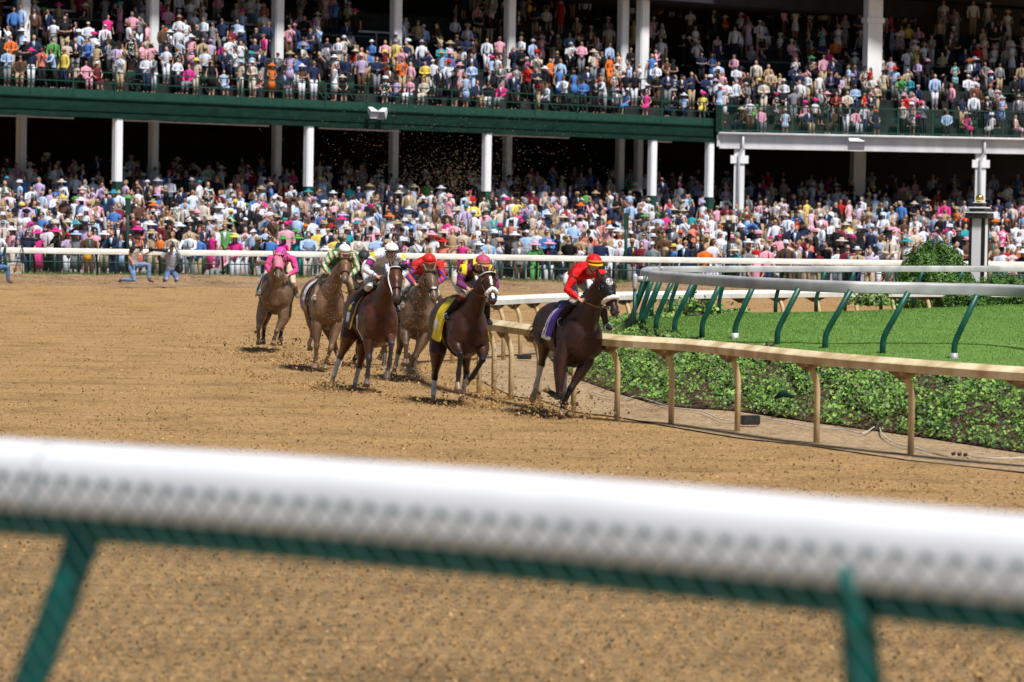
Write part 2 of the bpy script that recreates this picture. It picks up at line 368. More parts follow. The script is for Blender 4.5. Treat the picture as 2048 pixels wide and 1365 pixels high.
nt.links.new(r1.outputs[0], mx.inputs['A']); nt.links.new(r2.outputs[0], mx.inputs['B']); nt.links.new(mx.outputs['Result'], b.inputs['Base Color'])
bp = N(nt, 'ShaderNodeBump', i_Strength=1.0, i_Distance=0.02); nt.links.new(n1.outputs[0], bp.inputs['Height']); nt.links.new(bp.outputs[0], b.inputs['Normal'])
M['lawn'] = mt
tag(g.build('lawn', M['lawn']), kind='structure')
# grass tufts on the lawn: short blades so that its surface has a nap
def blades(n, ptfun, h, wd, cols, name, mat, spread=0.5):
    vs_ = np.zeros((n * 3, 3)); cc = np.zeros((n * 3, 3))
    for i in range(n):
        p = ptfun(); a = rnd.uniform(0, math.tau); hh = h * rnd.uniform(0.6, 1.3); s = Vector((math.cos(a), math.sin(a), 0)) * wd
        t = Vector((rnd.uniform(-1, 1), rnd.uniform(-1, 1), 0)) * hh * spread
        vs_[3 * i] = p - s; vs_[3 * i + 1] = p + s; vs_[3 * i + 2] = p + t + Vector((0, 0, hh))
        c = rnd.choice(cols); k = rnd.uniform(0.8, 1.25); cc[3 * i:3 * i + 3] = np.array(c) * k
    me = bpy.data.meshes.new(name); me.from_pydata(vs_.tolist(), [], [(3 * i, 3 * i + 1, 3 * i + 2) for i in range(n)])
    setcol(me, cc); return link(name, me, mat, None, None)
def rlawn():
    return lawn_pt(rnd.random() ** 1.15, rnd.random())
tag(blades(90000, rlawn, 0.022, 0.007, [(0.12, 0.235, 0.04), (0.15, 0.28, 0.05), (0.10, 0.20, 0.035), (0.19, 0.33, 0.075)], 'grass', M['leaf']), kind='stuff', label='short mown green grass of the infield lawn', cat='grass')

# the planted bank that drops from the lawn to the packed strip, wrapping round its tip
botP = [(2300, 940), (2048, 905), (1821, 870), (1614, 842), (1469, 821), (1324, 809), (1200, 773), (1130, 742), (1092, 706), (1100, 684), (1150, 668), (1215, 652), (1262, 640), (1330, 632), (1500, 626)]
topP = [(2300, 774), (2048, 755), (1800, 734), (1600, 713), (1470, 693), (1349, 671), (1312, 667), (1300, 664), (1280, 662), (1268, 658), (1262, 652), (1268, 645), (1285, 640), (1340, 634), (1500, 627)]
bot = [PZ(x, y, 0.03) for x, y in botP]; top = [PZ(x, y, 0.70 if i < 11 else 0.86) for i, (x, y) in enumerate(topP)]
bot[-1] = PZ(1500, 640, 0.2); bot[-2] = PZ(1330, 645, 0.1); bot[-3] = PZ(1262, 650, 0.03)
botC = catmull(bot, 8); topC = catmull(top, 8)
def bank_pt(u, v):
    f = u * (len(botC) - 1); i = min(int(f), len(botC) - 2); a = botC[i].lerp(botC[i + 1], f - i); b = topC[i].lerp(topC[i + 1], f - i)
    p = a.lerp(b, v); p.z += 0.10 * math.sin(math.pi * v) + 0.03 * math.sin(u * 160) * math.sin(v * 9); return p
g = MB(); U, V_ = 140, 14
for j in range(V_ + 1):
    for i in range(U + 1): g.v.append(tuple(bank_pt(i / U, j / V_)))
for j in range(V_):
    for i in range(U): a = j * (U + 1) + i; g.f.append((a, a + 1, a + U + 2, a + U + 1))
tag(g.build('terrain', M['soil']), kind='structure')
# ivy: leaves of five points folded along the rib
def ivy(n, ptfun, size, name):
    vs_, fs_, cc = [], [], []
    for i in range(n):
        p, dens = ptfun()
        s = size * rnd.choice((.5, .75, 1, 1, 1.25, 1.6)) * rnd.uniform(.85, 1.15) * (0.8 if dens < 0.3 else 1)
        nrm = Vector((rnd.gauss(-0.15, 0.55), rnd.gauss(-0.45, 0.5), rnd.uniform(0.4, 1.0))).normalized()
        t = nrm.orthogonal().normalized(); t = Matrix.Rotation(rnd.uniform(0, math.tau), 3, nrm) @ t; q = nrm.cross(t)
        k = len(vs_)
        for a, r_, h_ in ((0, 1.0, 0), (0.9, 0.62, .12), (1.35, 0.95, .1), (2.6, 0.75, 0.05), (-2.6, 0.75, 0.05), (-1.35, 0.95, .1), (-0.9, 0.62, .12)):
            vs_.append(tuple(p + (t * math.cos(a) + q * math.sin(a)) * (s * r_) + nrm * (s * h_)))
        vs_.append(tuple(p)); 
        fs_ += [(k + 7, k + (j) % 7, k + (j + 1) % 7) for j in range(7)]
        c = rnd.choices([(0.080, 0.175, 0.020), (0.135, 0.26, 0.034), (0.030, 0.070, 0.013), (0.22, 0.35, 0.06), (0.07, 0.045, 0.025)], (5, 4.2, 5.5, 2.2, 1.4))[0]
        kk = rnd.uniform(0.75, 1.25); cc += [tuple(x * kk for x in c)] * 8
    me = bpy.data.meshes.new(name); me.from_pydata(vs_, [], fs_); setcol(me, np.array(cc)); return link(name, me, M['leaf'], None, False)
def pivy():
    while True:
        u = rnd.random(); v = rnd.random() ** 0.9
        dn = math.sin(u * 83) * math.sin(v * 7 + u * 31) + 0.6 * math.sin(u * 190 + 2) * math.sin(v * 13)
        if u < 0.5 or rnd.random() < 0.45:
            if dn > -0.12 or rnd.random() < 0.22:
                p = bank_pt(u, min(v, 0.99)); p = p + Vector((0, 0, rnd.uniform(0.01, 0.17) * (0.5 + 0.5 * min(1, v * 5)) * (1.0 + 0.5 * dn) * (1 if u < .5 else .45) * (1 - .6 * max(0, v - .7) / .3))); 
                if v > 0.93: p.z -= 0.05
                return p, dn
tag(ivy(68000, pivy, 0.031, 'ivy'), kind='stuff', label='low ivy covering the sloping bank beside the lawn', cat='ivy')
def ptuft(cx, cy, z, rx, rz):
    c = PZ(cx, cy, z)
    return lambda: (c + Vector((rnd.gauss(0, rx), rnd.gauss(0, rx), abs(rnd.gauss(0, rz)))), 1)
for cx, cy, z, rx, rz, lb in [(1380, 622, .9, .30, .12, 'ivy clump growing over the lawn edge below the grey rail, left of two'), (1745, 611, .95, .22, .16, 'ivy clump climbing a back post beside the far lawn edge'),
                          (1325, 655, .72, .25, .12, 'ivy clump at the left tip of the lawn among the green posts')]:
    tag(ivy(620, ptuft(cx, cy, z, rx, rz), 0.038, 'ivy_clump'), label=lb, cat='plant', kind='stuff')
# dry stems at the foot of the bank
g = MB()
for i in range(2600):
    u = rnd.uniform(0.0, 0.6); p = bank_pt(u, rnd.uniform(0, 0.10) if i < 700 else rnd.uniform(0, .9)); d = Vector((rnd.gauss(0, .12), rnd.gauss(0, .12), rnd.gauss(0, .03)))
    g.tube([p + Vector((0, 0, .02)), p + d + Vector((0, 0, .05)), p + d * 2 + Vector((0, 0, .015))], 0.004, n=3)
tag(g.build('dry_stems', noisy('dry_stem', (0.10, 0.06, 0.035), (0.22, 0.15, 0.09), 9, 0.9)), kind='stuff', label='dry brown runners and roots along the foot of the ivy bank', cat='stems')

# --- dirt inner rail: cover, gusset under it, goose-neck posts
def offs(path, d):
    out = []
    for i, p in enumerate(path):
        T = path[min(i + 1, len(path) - 1)] - path[max(i - 1, 0)]; T.z = 0; T.normalize(); out.append(p + Vector((T.y, -T.x, 0)) * d)
    return out
root = empty('dirt_track_rail', inner[30], 'dusty cream metal running rail on goose-neck posts curving round the inside of the dirt track', 'rail')
g = MB()
prof = [(-0.14, -0.072), (-0.128, -0.060), (-0.02, 0.0), (0.02, 0.0), (0.128, -0.060), (0.14, -0.072), (0.135, -0.165), (0.12, -0.172), (-0.12, -0.172), (-0.135, -0.165)]
seg = [[]]
path = [Vector((p.x, p.y, 1.27)) for p in inner]
split = next(i for i, p in enumerate(path) if (p - rail_far(985)).length < 0.6)
g.sweep(path[:split], prof, flip=-1); g.build('rail_cover', M['cream_rail'], root, smooth=False)
g = MB(); prof2 = [(-x, z) for x, z in prof]; g.sweep(path[split - 1:], prof, flip=-1); o = g.build('rail_cover', M['far_rail'], root, smooth=False); o['label'] = 'bright pale cover of the far stretch of rail'
M['gusset'] = noisy('dark_bracket', (0.16, 0.10, 0.055), (0.34, 0.24, 0.13), 9, .8)  # brackets under the cover, coloured darker than posts and rail
# joints in the cover
g = MB()
for px in (1092, 1297, 1523, 1929):
    p = rail_near(px); T = (rail_near(px + 6) - p).normalized()
    q = [Vector((x * 1.02, 0, z * 1.01 + 0.0005)) for x, z in prof]
    S = Vector((T.y, -T.x, 0))
    ring = [p + S * (-c.x) * -1 + Vector((0, 0, c.z)) for c in q]
    g.tube([p + T * -0.006 + Vector((0, 0, -.09)), p + T * 0.006 + Vector((0, 0, -.09))], [(0.123, 0.094)] * 2, side=S, n=16)
def nearest_on(path, x, y):
    best = None
    for i in range(len(path) - 1):
        a, b_ = path[i], path[i + 1]; ab = b_ - a; L2 = ab.x ** 2 + ab.y ** 2
        if L2 < 1e-9: continue
        t = min(1, max(0, ((x - a.x) * ab.x + (y - a.y) * ab.y) / L2)); q = a + ab * t; dd = (q.x - x) ** 2 + (q.y - y) ** 2
        if best is None or dd < best[0]: best = (dd, q, ab.normalized())
    return best[1], best[2]
feet = [PZ(x, y, 0.0) for x, y in [(2060, 948), (1822, 920), (1632, 896), (1475, 874), (1342, 852), (1234, 837), (1146, 821), (1078, 804), (1022, 790), (987, 775), (958, 762), (930, 750), (905, 738)]]
feetF = [PZ(x, y, 0.0) for x, y in [(1006, 708), (1040, 704), (1078, 700)]] + [Vector((rail_far(x).x + .12, rail_far(x).y + .1, 0)) for x in (1120, 1165, 1248, 1335, 1414, 1482, 1557, 1630, 1706, 1780, 1850)]
cov = offs(path, 0)
dense = []
for i in range(len(path) - 1):
    for k in range(20): dense.append((path[i].lerp(path[i + 1], k / 20), (path[i + 1] - path[i]).normalized()))
def scr(p):
    q = p - CAM; k = q.dot(_fw); return 1024 + F * q.dot(_ri) / k, 682.5 - F * q.dot(_up) / k
def gooseneck(foot, mat, root, r=0.042):
    tx, ty = scr(foot); best = None
    for q, T_ in dense:
        if (q.x - foot.x) ** 2 + (q.y - foot.y) ** 2 > 25: continue
        v = Vector((-T_.y, T_.x, 0)) * 0.17; f0 = Vector((q.x, q.y, 0)) - v * 0.9; sx, sy = scr(f0); dd = abs(sx - tx) + .35 * abs(sy - ty)
        if best is None or dd < best[0]: best = (dd, v, f0)
    v, foot = best[1], best[2]
    zt = 1.27 - 0.185
    pts = [foot + Vector((0, 0, -0.3)), foot + Vector((0, 0, zt - 0.36)), foot + v * 0.10 + Vector((0, 0, zt - 0.25)), foot + v * 0.34 + Vector((0, 0, zt - 0.13)), foot + v * 0.72 + Vector((0, 0, zt - 0.03)), foot + v + Vector((0, 0, zt + 0.02))]
    gg = MB(); gg.tube(pts, [r, r, r, r * 1.02, r * 1.1, r * 1.2], n=14); gg.build('post', mat, root)
    T = Vector((v.y, -v.x, 0)).normalized() if v.length > 1e-4 else Vector((1, 0, 0))
    gg = MB(); c = foot + v * 0.9
    vs_ = []
    for sgn in (-1, 1):
        o_ = v.normalized() * (0.03 * sgn)
        vs_ += [c + o_ + T * -0.30 + Vector((0, 0, zt + 0.004)), c + o_ + T * 0.30 + Vector((0, 0, zt + 0.004)), c + o_ + T * 0.05 + Vector((0, 0, zt - 0.09)), c + o_ + T * -0.05 + Vector((0, 0, zt - 0.09))]
    gg.add(vs_, [(0, 1, 2, 3), (7, 6, 5, 4), (0, 4, 5, 1), (1, 5, 6, 2), (2, 6, 7, 3), (3, 7, 4, 0)])
    gg.build('gusset', M['gusset'], root, smooth=False)
for f_ in feet: gooseneck(f_, M['cream_post'], root)
for f_ in feetF: gooseneck(f_, M['cream_post'], root)

# --- grey rail on bent green posts round the lawn
gf = [PZ(x, y, 1.90) for x, y in [(2300, 590), (2048, 571), (1834, 565), (1679, 562), (1499, 554), (1340, 544)]]
gb = [PZ(x, y, 1.86) for x, y in [(1330, 533), (1560, 532), (1800, 532), (2048, 532), (2300, 532)]]
gt = [PD(1305, 541, 71.3), PD(1291, 538.5, 73.2), PD(1294, 535, 75.0)]
gpath = catmull(gf + gt + gb, 8)
root = empty('turf_rail', gpath[20], 'grey aluminium running rail on bent dark green posts looping round the lawn', 'rail')
g = MB(); prof = [(-0.07, -0.205), (-0.088, -0.203), (-0.09, -0.19), (-0.09, -0.06), (-0.085, -0.04), (-0.07, -0.015), (-0.03, 0), (0.03, 0), (0.07, -0.015), (0.085, -0.04), (0.09, -0.06), (0.09, -0.19), (0.088, -0.203), (0.07, -0.205)]
k = next(i for i, p in enumerate(gpath) if (p - gb[0]).length < 0.05)
g.sweep(gpath[:k], prof); g.build('rail_cover', M['alu'], root)
g = MB(); g.sweep(gpath[k - 1:], [(x * 0.8, z * 0.65) for x, z in prof]); g.build('rail_cover', M['alu'], root)
fronts = [(1264, 662, 1297, 558), (1282, 656, 1305, 560), (1290, 660, 1322, 562), (1312, 667, 1345, 566), (1349, 671, 1387, 570), (1404, 677, 1440, 574), (1470, 683, 1506, 578), (1554, 696, 1597, 583), (1650, 704, 1700, 588), (1765, 714, 1815, 592), (1908, 725, 1952, 598), (2078, 736, 2122, 603)]
def bent(fx, fy, tx, ty, z0, z1, r):
    foot = PZ(fx, fy, z0); q = PD(tx, ty, foot.y); h = q.z - z0; d = Vector((q.x - foot.x, -.12, 0))
    def at(k, hh): return Vector((foot.x + d.x * k, foot.y + d.y * k, z0 + h * hh))
    gg = MB(); gg.tube([at(0, -0.15), at(0, 0.22), at(0.04, 0.31), at(0.14, 0.41), at(0.30, 0.53), at(1.0, 1.06)], r, n=14); return gg
for i, (a, b_, c, d_) in enumerate(fronts):
    bent(a, b_, c, d_, 0.70, 1.72, 0.05).build('post', M['turf_post'], root)
    if i in (6, 10):
        gg = MB(); p = PZ(a, b_, 0.70); gg.tube([p + Vector((0, 0, -.05)), p + Vector((0, 0, 0.15))], 0.065, n=14); gg.build('post_sleeve', M['alu'], root)
for (a, b_, c, d_) in [(1268, 645, 1290, 556), (1303, 633, 1327, 552), (1341, 628, 1361, 550), (1381, 622, 1400, 548), (1438, 624, 1453, 547), (1551, 622, 1565, 546), (1632, 618, 1650, 546), (1690, 614, 1708, 546), (1762, 611, 1780, 545), (1826, 609, 1845, 545), (1905, 606, 1925, 545), (1990, 604, 2010, 545)]:
    bent(a, b_, c, d_, 0.90, 1.75, 0.042).build('post', M['turf_post'], root)
# hinge post with a rounded head and a stub of rail
root = empty('gate_post', PZ(1268, 669, 0.68), 'straight dark green post with a grey rounded head at the tip of the lawn', 'post')
p0 = PZ(1268, 669, 0.68)
g = MB(); g.tube([p0 + Vector((0, 0, -.1)), p0 + Vector((0, 0, 0.86))], 0.036, n=14); g.build('post', M['turf_post'], root)
g = MB(); g.tube([p0 + Vector((0, 0, z)) for z in (0.84, 0.87, 0.92, 1.08, 1.13, 1.15)], [(0.03, 0.05), (0.045, 0.06), (0.05, 0.065), (0.05, 0.065), (0.042, 0.055), (0.015, 0.02)], side=(1, 0, 0), n=16); g.build('post_head', M['alu'], root)
g = MB(); g.beam(p0 + Vector((0.06, 0.05, 1.04)), p0 + Vector((0.24, 0.1, 1.04)), 0.04, 0.11); g.build('rail_stub', M['alu'], root)

# --- far outer rail
root = empty('outer_rail', far_rail_pt(900), 'long white running rail in front of the crowd on the far side of the track', 'rail')
pp = [far_rail_pt(px) for px in range(-100, 2201, 50)]
g = MB(); prof = [(-0.09, -0.192), (-0.108, -0.19), (-0.11, -0.18), (-0.11, -0.06), (-0.08, -0.01), (-0.03, 0), (0.05, -0.01), (0.08, -0.05), (0.08, -0.18), (0.06, -0.19)]
g.sweep(pp, prof, flip=-1); g.build('rail_cover', M['far_rail'], root)
g = MB()
i = 0; px = -60
while px < 2150:
    q = far_rail_pt(px); gg = MB(); gg.tube([(q.x, q.y + .55, 0.1), (q.x, q.y + .5, 0.5), (q.x, q.y + .1, 0.9), (q.x, q.y, 0.97)], 0.04, n=8); gg.build('post', M['green_paint'], root); px += 126
# --- green pipe crowd fence behind it
root = empty('crowd_fence', far_rail_pt(900) + Vector((0, 1.2, -1)), 'dark green pipe fence standing between the outer rail and the crowd', 'fence')
fp = [far_rail_pt(px) + Vector((0, 1.3, 0)) for px in range(-100, 2201, 50)]
for z in (1.02, 0.66):
    g = MB(); g.tube([Vector((p.x, p.y, z)) for p in fp], 0.022, n=6); g.build('fence_rail', M['green_paint'], root)
mt, nt, b = newmat('wire_mesh', 0.5); M['wire'] = mt; b.inputs['Base Color'].default_value = (0.02, 0.06, 0.045, 1)
for i, p in enumerate(fp):
    gg = MB(); gg.tube([(p.x, p.y, 0.15), (p.x, p.y, 1.06)], 0.035 if i % 2 else 0.05, n=8); gg.build('fence_post', M['green_paint'], root)
g = MB()
for i in range(len(fp) * 24):
    f_ = i / 24; k = min(int(f_), len(fp) - 2); p = fp[k].lerp(fp[k + 1], f_ - k); g.tube([(p.x, p.y, 0.2), (p.x, p.y, 1.0)], 0.003, n=3, cap=False)
for z in np.arange(0.28, 1.0, 0.09): g.tube([Vector((p.x, p.y, z)) for p in fp], 0.003, n=3, cap=False)
g.build('fence_mesh', M['wire'], root)
for px, y1, lb in [(245, 398, 'tall dark green post rising from the crowd near the left end of the rail'), (1254, 428, 'tall dark green post rising out of the crowd left of the television camera')]:
    q = far_rail_pt(px) + Vector((0, 1.6, 0)); s = F / q.y; zt = 3.4 + (HY(px) - y1) / s
    root = empty('tall_post', (q.x, q.y, 0.1), lb, 'post')
    g = MB(); g.tube([(q.x, q.y, 0.1), (q.x, q.y, zt)], 0.055, n=10); g.build('post', M['green_paint'], root)
    g = MB(); g.box((q.x, q.y, zt - 0.25), (0.17, 0.12, 0.55)); g.build('post_box', M['green_paint'], root, smooth=False)

# --- foreground rail
fa = Vector(PD(-260, 1, 10.65)); fb = Vector(PD(2330, 1, 7.55))
def fr(px):
    t = (px + 0) / 2048; d = 1 / lerp(1 / 10.0, 1 / 7.95, t)
    y = interp(px, [-300, 0, 512, 1024, 1536, 2048, 2400], [858, 877, 908, 944, 987, 1031, 1062])
    return PD(px, y, d)
ZT = fr(1024).z
fpth = [Vector((fr(px).x, fr(px).y, ZT)) for px in (-300, 0, 512, 1024, 1536, 2048, 2400)]
fpth = [fr(px) for px in range(-300, 2401, 100)]
root = empty('foreground_rail', fr(1024) + Vector((0, 0, -1.1)), 'white covered rail with green posts right in front of the camera, blurred across the foreground', 'rail')
g = MB(); prof = [(-0.07, -0.186), (-0.088, -0.184), (-0.09, -0.15), (-0.093, -0.10), (-0.088, -0.06), (-0.07, -0.028), (-0.04, -0.008), (0, 0), (0.04, -0.008), (0.07, -0.028), (0.086, -0.06), (0.091, -0.10), (0.093, -0.15), (0.093, -0.184), (0.07, -0.186)]
mt, nt, b = newmat('perforated_cover', 0.35)
tc = N(nt, 'ShaderNodeTexCoord'); 
M['fgwhite'] = noisy('fg_cover_white', (0.74, 0.77, 0.83), (0.80, 0.83, 0.88), 3.0, 0.4)
g.sweep(fpth, prof, flip=1); g.build('rail_cover', M['fgwhite'], root)
# perforations along the lower half of the camera side, teal shows through
L = 0; hole = MB(); hole2 = MB(); joint = MB()
for i in range(len(fpth) - 1):
    a, b_ = fpth[i], fpth[i + 1]; T = (b_ - a); seg_ = T.length; T.normalize(); S = Vector((-T.y, T.x, 0)) * -1
    if S.y > 0: S = -S
    while L < seg_:
        c = a + T * L
        hole.tube([c + S * 0.082 + Vector((0, 0, -.108)), c + S * 0.0985 + Vector((0, 0, -.110))], [(0.024, 0.026)] * 2, side=T, n=12)
        q = c + T * 0.036
        hole2.tube([q + S * 0.07 + Vector((0, 0, -.165)), q + S * 0.088 + Vector((0, 0, -.168))], [(0.019, 0.022)] * 2, side=T, n=12)
        L += 0.072
    L -= seg_
M['fgwire'] = noisy('coated_wire', (0.012, 0.07, 0.07), (0.02, 0.09, 0.09), 8, 0.5)
M['hole'] = noisy('hole_grey', (0.28, 0.35, 0.42), (0.34, 0.41, 0.47), 8, 0.5); M['hole2'] = noisy('hole_teal', (0.16, 0.38, 0.40), (0.2, 0.44, 0.44), 8, 0.5)

def along(s_):      # point s_ metres along the rail
    i = 0
    while i < len(fpth) - 2 and s_ > (fpth[i + 1] - fpth[i]).length: s_ -= (fpth[i + 1] - fpth[i]).length; i += 1
    T_ = (fpth[i + 1] - fpth[i]).normalized(); n_ = Vector((-T_.y, T_.x, 0))
    if n_.y > 0: n_ = -n_
    return fpth[i] + T_ * s_ + n_ * 0.125
tot = sum((fpth[i + 1] - fpth[i]).length for i in range(len(fpth) - 1)); wm = MB(); pitch = .076; hgt = 1.05
for fam in (-1, 1):
    k = -hgt
    while k < tot + hgt:
        pts = []
        for j in range(0, 31):
            dz = hgt * j / 30; s_ = k + fam * dz
            if 0 <= s_ <= tot: q = along(s_); pts.append(Vector((q.x, q.y, ZT - .098 - dz + (0))))
        if len(pts) > 1: wm.tube(pts, 0.0025, n=5, cap=False)
        k += pitch
k = 0
while k < tot:     # twisted knuckles along the top edge
    q = along(k); wm.ball((q.x, q.y, ZT - .10), .012, n=6); k += pitch
o = wm.build('wire_mesh', M['fgwire'], root); o['kind'] = 'stuff'
g = MB(); g.tube([p + Vector((0, 0, -0.216)) for p in fpth], 0.042, n=10); g.build('support_pipe', M['teal_paint'], root)
pj = fr(120); T = (fr(140) - fr(100)).normalized()
g = MB(); S = Vector((-T.y, T.x, 0)); g.sweep([pj - T * 0.004, pj + T * 0.004], [(x * 1.03, z * 1.02 + 0.002) for x, z in prof]); g.build('joint_strip', M['hole'], root)
g = MB(); a = fr(182) + Vector((0, 0, -0.20)); d0 = a.y
g.tube([a, PD(120, 1210, d0 + 0.02), PD(30, 1440, d0 + 0.05), PD(10, 1560, d0 + .05), PD(10, 1800, d0 + 0.05)], 0.046, n=16); g.build('post', M['teal_paint'], root)
d0 = fr(1715).y
g = MB(); g.tube([PD(1698, 1128, d0 - 0.08), PD(1704, 1180, d0 - 0.08), PD(1718, 1260, d0 - 0.06), PD(1726, 1365, d0 - 0.05), PD(1730, 1800, d0 - 0.04)], [0.02, 0.036, 0.043, 0.046, 0.046], n=16); g.build('post', M['teal_paint'], root)
# earth mound carrying that rail (below the picture)
g = MB(); g.sweep([Vector((-40, 13, 0)), Vector((0, 9.2, 0)), Vector((40, 5, 0))], [(-7.5, -0.2), (-2.0, 1.5), (0.5, 1.62), (9, 1.62), (12, -0.2)], flip=1)
tag(g.build('embankment', M['strip']), kind='structure')

# --- loose things on the strip
def cable(px_pts, name, lb):
    g = MB(); P = catmull([PZ(x, y, 0.06) for x, y in px_pts], 6); g.tube(P, 0.009, n=6)
    tag(g.build(name, M['cable']), lb, 'cable')
cable([(1185, 785), (1215, 793), (1250, 797), (1275, 793), (1305, 803), (1345, 815), (1400, 822), (1440, 838), (1470, 842), (1478, 842)], 'cable', 'white cable lying on the packed dirt left of the dark block')
cable([(1520, 836), (1560, 842), (1620, 854), (1690, 860), (1725, 867), (1755, 852), (1765, 870), (1790, 886), (1830, 896), (1870, 908), (1898, 914)], 'cable', 'white cable snaking past the posts right of the dark block')
cable([(1937, 908), (1948, 914), (2000, 917), (2060, 916)], 'cable', 'short white cable end at the right edge of the strip')
def block(px, py, wpx, hpx, lb, ang):
    p = PZ(px, py, 0.04); s = F / p.y; g = MB(); r = Matrix.Rotation(ang, 3, 'Z')
    g.box(p + Vector((0, 0, hpx / s / 2)), (wpx / s, 0.12, hpx / s), r); me = g.mesh('edging_block')
    bm = bmesh.new(); bm.from_mesh(me); bmesh.ops.bevel(bm, geom=bm.edges[:], offset=0.012, segments=2, affect='EDGES'); bm.to_mesh(me); bm.free()
    tag(link('edging_block', me, M['black'], None, False), lb, 'block')
block(1500, 850, 38, 19, 'dark rubber block lying between two cream posts below the ivy', 0.25)
block(1048, 719, 28, 9, 'dark rubber block on the dirt behind the cream rail, left of the leading horse', 0.2)
g = MB(); p = PZ(1567, 797, 0.32)
for i in range(5): g.tube([p + Vector((-0.14 + i * .02, -.02 + .02 * math.sin(i * 2.), 0.02 * i)), p + Vector((0.0, -.03, 0.05 + .012 * i)), p + Vector((0.16 - i * .015, 0, 0.02 + 0.008 * i))], [(0.05, 0.02), (0.07, 0.03), (0.03, 0.015)], n=8)
me = g.mesh('folded_cloth'); tag(link('folded_cloth', me, M['green_fascia']), 'small dark green folded cloth lying on the ivy', 'cloth')
g = MB(); p = PZ(1222, 737, 0.25); g.tube([p, p + Vector((.05, 0, .06)), p + Vector((.11, 0, .03)), p + Vector((.14, 0, .0))], [(0.03, 0.03), (0.05, 0.025), (0.04, 0.03), (0.02, 0.02)], n=8)
tag(g.build('paper_scrap', M['cable']), 'crumpled white paper scrap lying on the ivy beside the leading horse', 'paper')
g = MB()
for i in range(3): q = PZ(1903 + i * 12, 909 + i, 0.05); g.tube([q, q + Vector((0.05, 0, .015))], 0.022, n=8)
tag(g.build('plug_connector', M['black']), 'black plug connectors at the end of the white cable', 'plug')

# --- hedge, finishing pillar
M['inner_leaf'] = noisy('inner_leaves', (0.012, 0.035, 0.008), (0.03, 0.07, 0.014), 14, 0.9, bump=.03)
def bush(c, rx, ry, rz, n, lb, name='bush'):
    root = empty(name, c, lb, 'bush'); vs_, fs_, cc = [], [], []
    for i in range(n):
        a = rnd.uniform(0, math.tau); t = rnd.uniform(-0.15, 1); rr = math.sqrt(max(0, 1 - t * t)); q = rnd.uniform(0.80, 1.03) + 0.07 * math.sin(a * 5 + t * 8) + 0.05 * math.sin(a * 11 + 2)
        p = Vector((c[0] + rx * rr * math.cos(a) * q, c[1] + ry * rr * math.sin(a) * q, c[2] + rz * t * q)); s = rnd.uniform(0.013, 0.030)
        nm = Vector((rr * math.cos(a) + rnd.gauss(0, .5), rr * math.sin(a) + rnd.gauss(0, .5), t + rnd.gauss(0.1, .5))).normalized(); u_ = nm.orthogonal().normalized(); u_ = Matrix.Rotation(rnd.uniform(0, 6.3), 3, nm) @ u_; v_ = nm.cross(u_)
        k = len(vs_); vs_ += [tuple(p + u_ * s * 1.4), tuple(p + v_ * s * .7), tuple(p - u_ * s * 1.4), tuple(p - v_ * s * .7)]; fs_.append((k, k + 1, k + 2, k + 3))
        col = rnd.choice([(0.045, 0.12, 0.016), (0.075, 0.18, 0.025), (0.03, 0.08, 0.012), (0.12, 0.24, 0.04)]); cc += [col] * 4
    me = bpy.data.meshes.new('foliage'); me.from_pydata(vs_, [], fs_); setcol(me, np.array(cc)); link('foliage', me, M['leaf'], root, False)
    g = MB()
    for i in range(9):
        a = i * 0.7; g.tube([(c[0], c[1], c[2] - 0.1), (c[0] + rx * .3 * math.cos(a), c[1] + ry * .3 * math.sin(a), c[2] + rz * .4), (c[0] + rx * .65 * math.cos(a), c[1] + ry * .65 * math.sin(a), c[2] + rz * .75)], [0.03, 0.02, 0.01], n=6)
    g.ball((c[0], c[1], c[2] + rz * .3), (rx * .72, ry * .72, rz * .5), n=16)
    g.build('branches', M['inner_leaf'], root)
p = PD(1868, 603, 88); bush((p.x, p.y, p.z), 0.92, 0.8, 1.34, 42000, 'rounded dark green bush beside the black and white pillar')
p = PD(1925, 608, 85); bush((p.x, p.y, p.z), 0.6, 0.6, 0.55, 9000, 'low bush in front of the foot of the pillar')
p = PD(2010, 606, 87); bush((p.x, p.y, p.z), 0.95, 0.7, 0.62, 13000, 'low wide bush right of the pillar at the picture edge')
p = PD(2085, 606, 88); bush((p.x, p.y, p.z), 0.8, 0.7, 0.60, 9000, 'low bush furthest right along the lawn edge')
d = 90; s = F / d; c0 = PD(1955, 600, d); z0 = c0.z; cx = c0.x; ang = Matrix.Rotation(math.radians(-24), 3, 'Z')
def zy(y): return 3.4 + (HY(1955) - y) / s
root = empty('finish_pillar', (cx, d, z0), 'square white pillar with black edges, stepped black cap and gold ball', 'pillar')
W = 0.37
g = MB(); g.box((cx, d, (z0 - .4 + zy(434)) / 2), (W, W, zy(434) - z0 + .4), ang); g.build('shaft', M['white_paint'], root, smooth=False)
g = MB()
for sx in (-1, 1):
    for sy in (-1, 1): g.box(Vector((cx, d, (z0 - .4 + zy(434)) / 2)) + ang @ Vector((sx * (W / 2 - .03), sy * (W / 2 - .03), 0)), (0.075, 0.075, zy(434) - z0 + .39), ang)
g.build('corner_trim', M['black'], root, smooth=False)
g = MB(); g.box((cx, d, (zy(437) + zy(426)) / 2), (.54, .54, zy(426) - zy(437)), ang); g.box((cx, d, (zy(422) + zy(417)) / 2), (.38, .38, zy(416) - zy(424)), ang); g.box((cx, d, (zy(413) + zy(407)) / 2), (.28, .28, zy(407) - zy(414)), ang); g.build('cap', M['black'], root, smooth=False)
g = MB(); g.box((cx, d, zy(425.2)), (.57, .57, .025), ang); g.box((cx, d, zy(415.5)), (.42, .42, .03), ang); g.box((cx, d, zy(406)), (.26, .26, .025), ang); g.build('cap_trim', M['white_paint'], root, smooth=False)
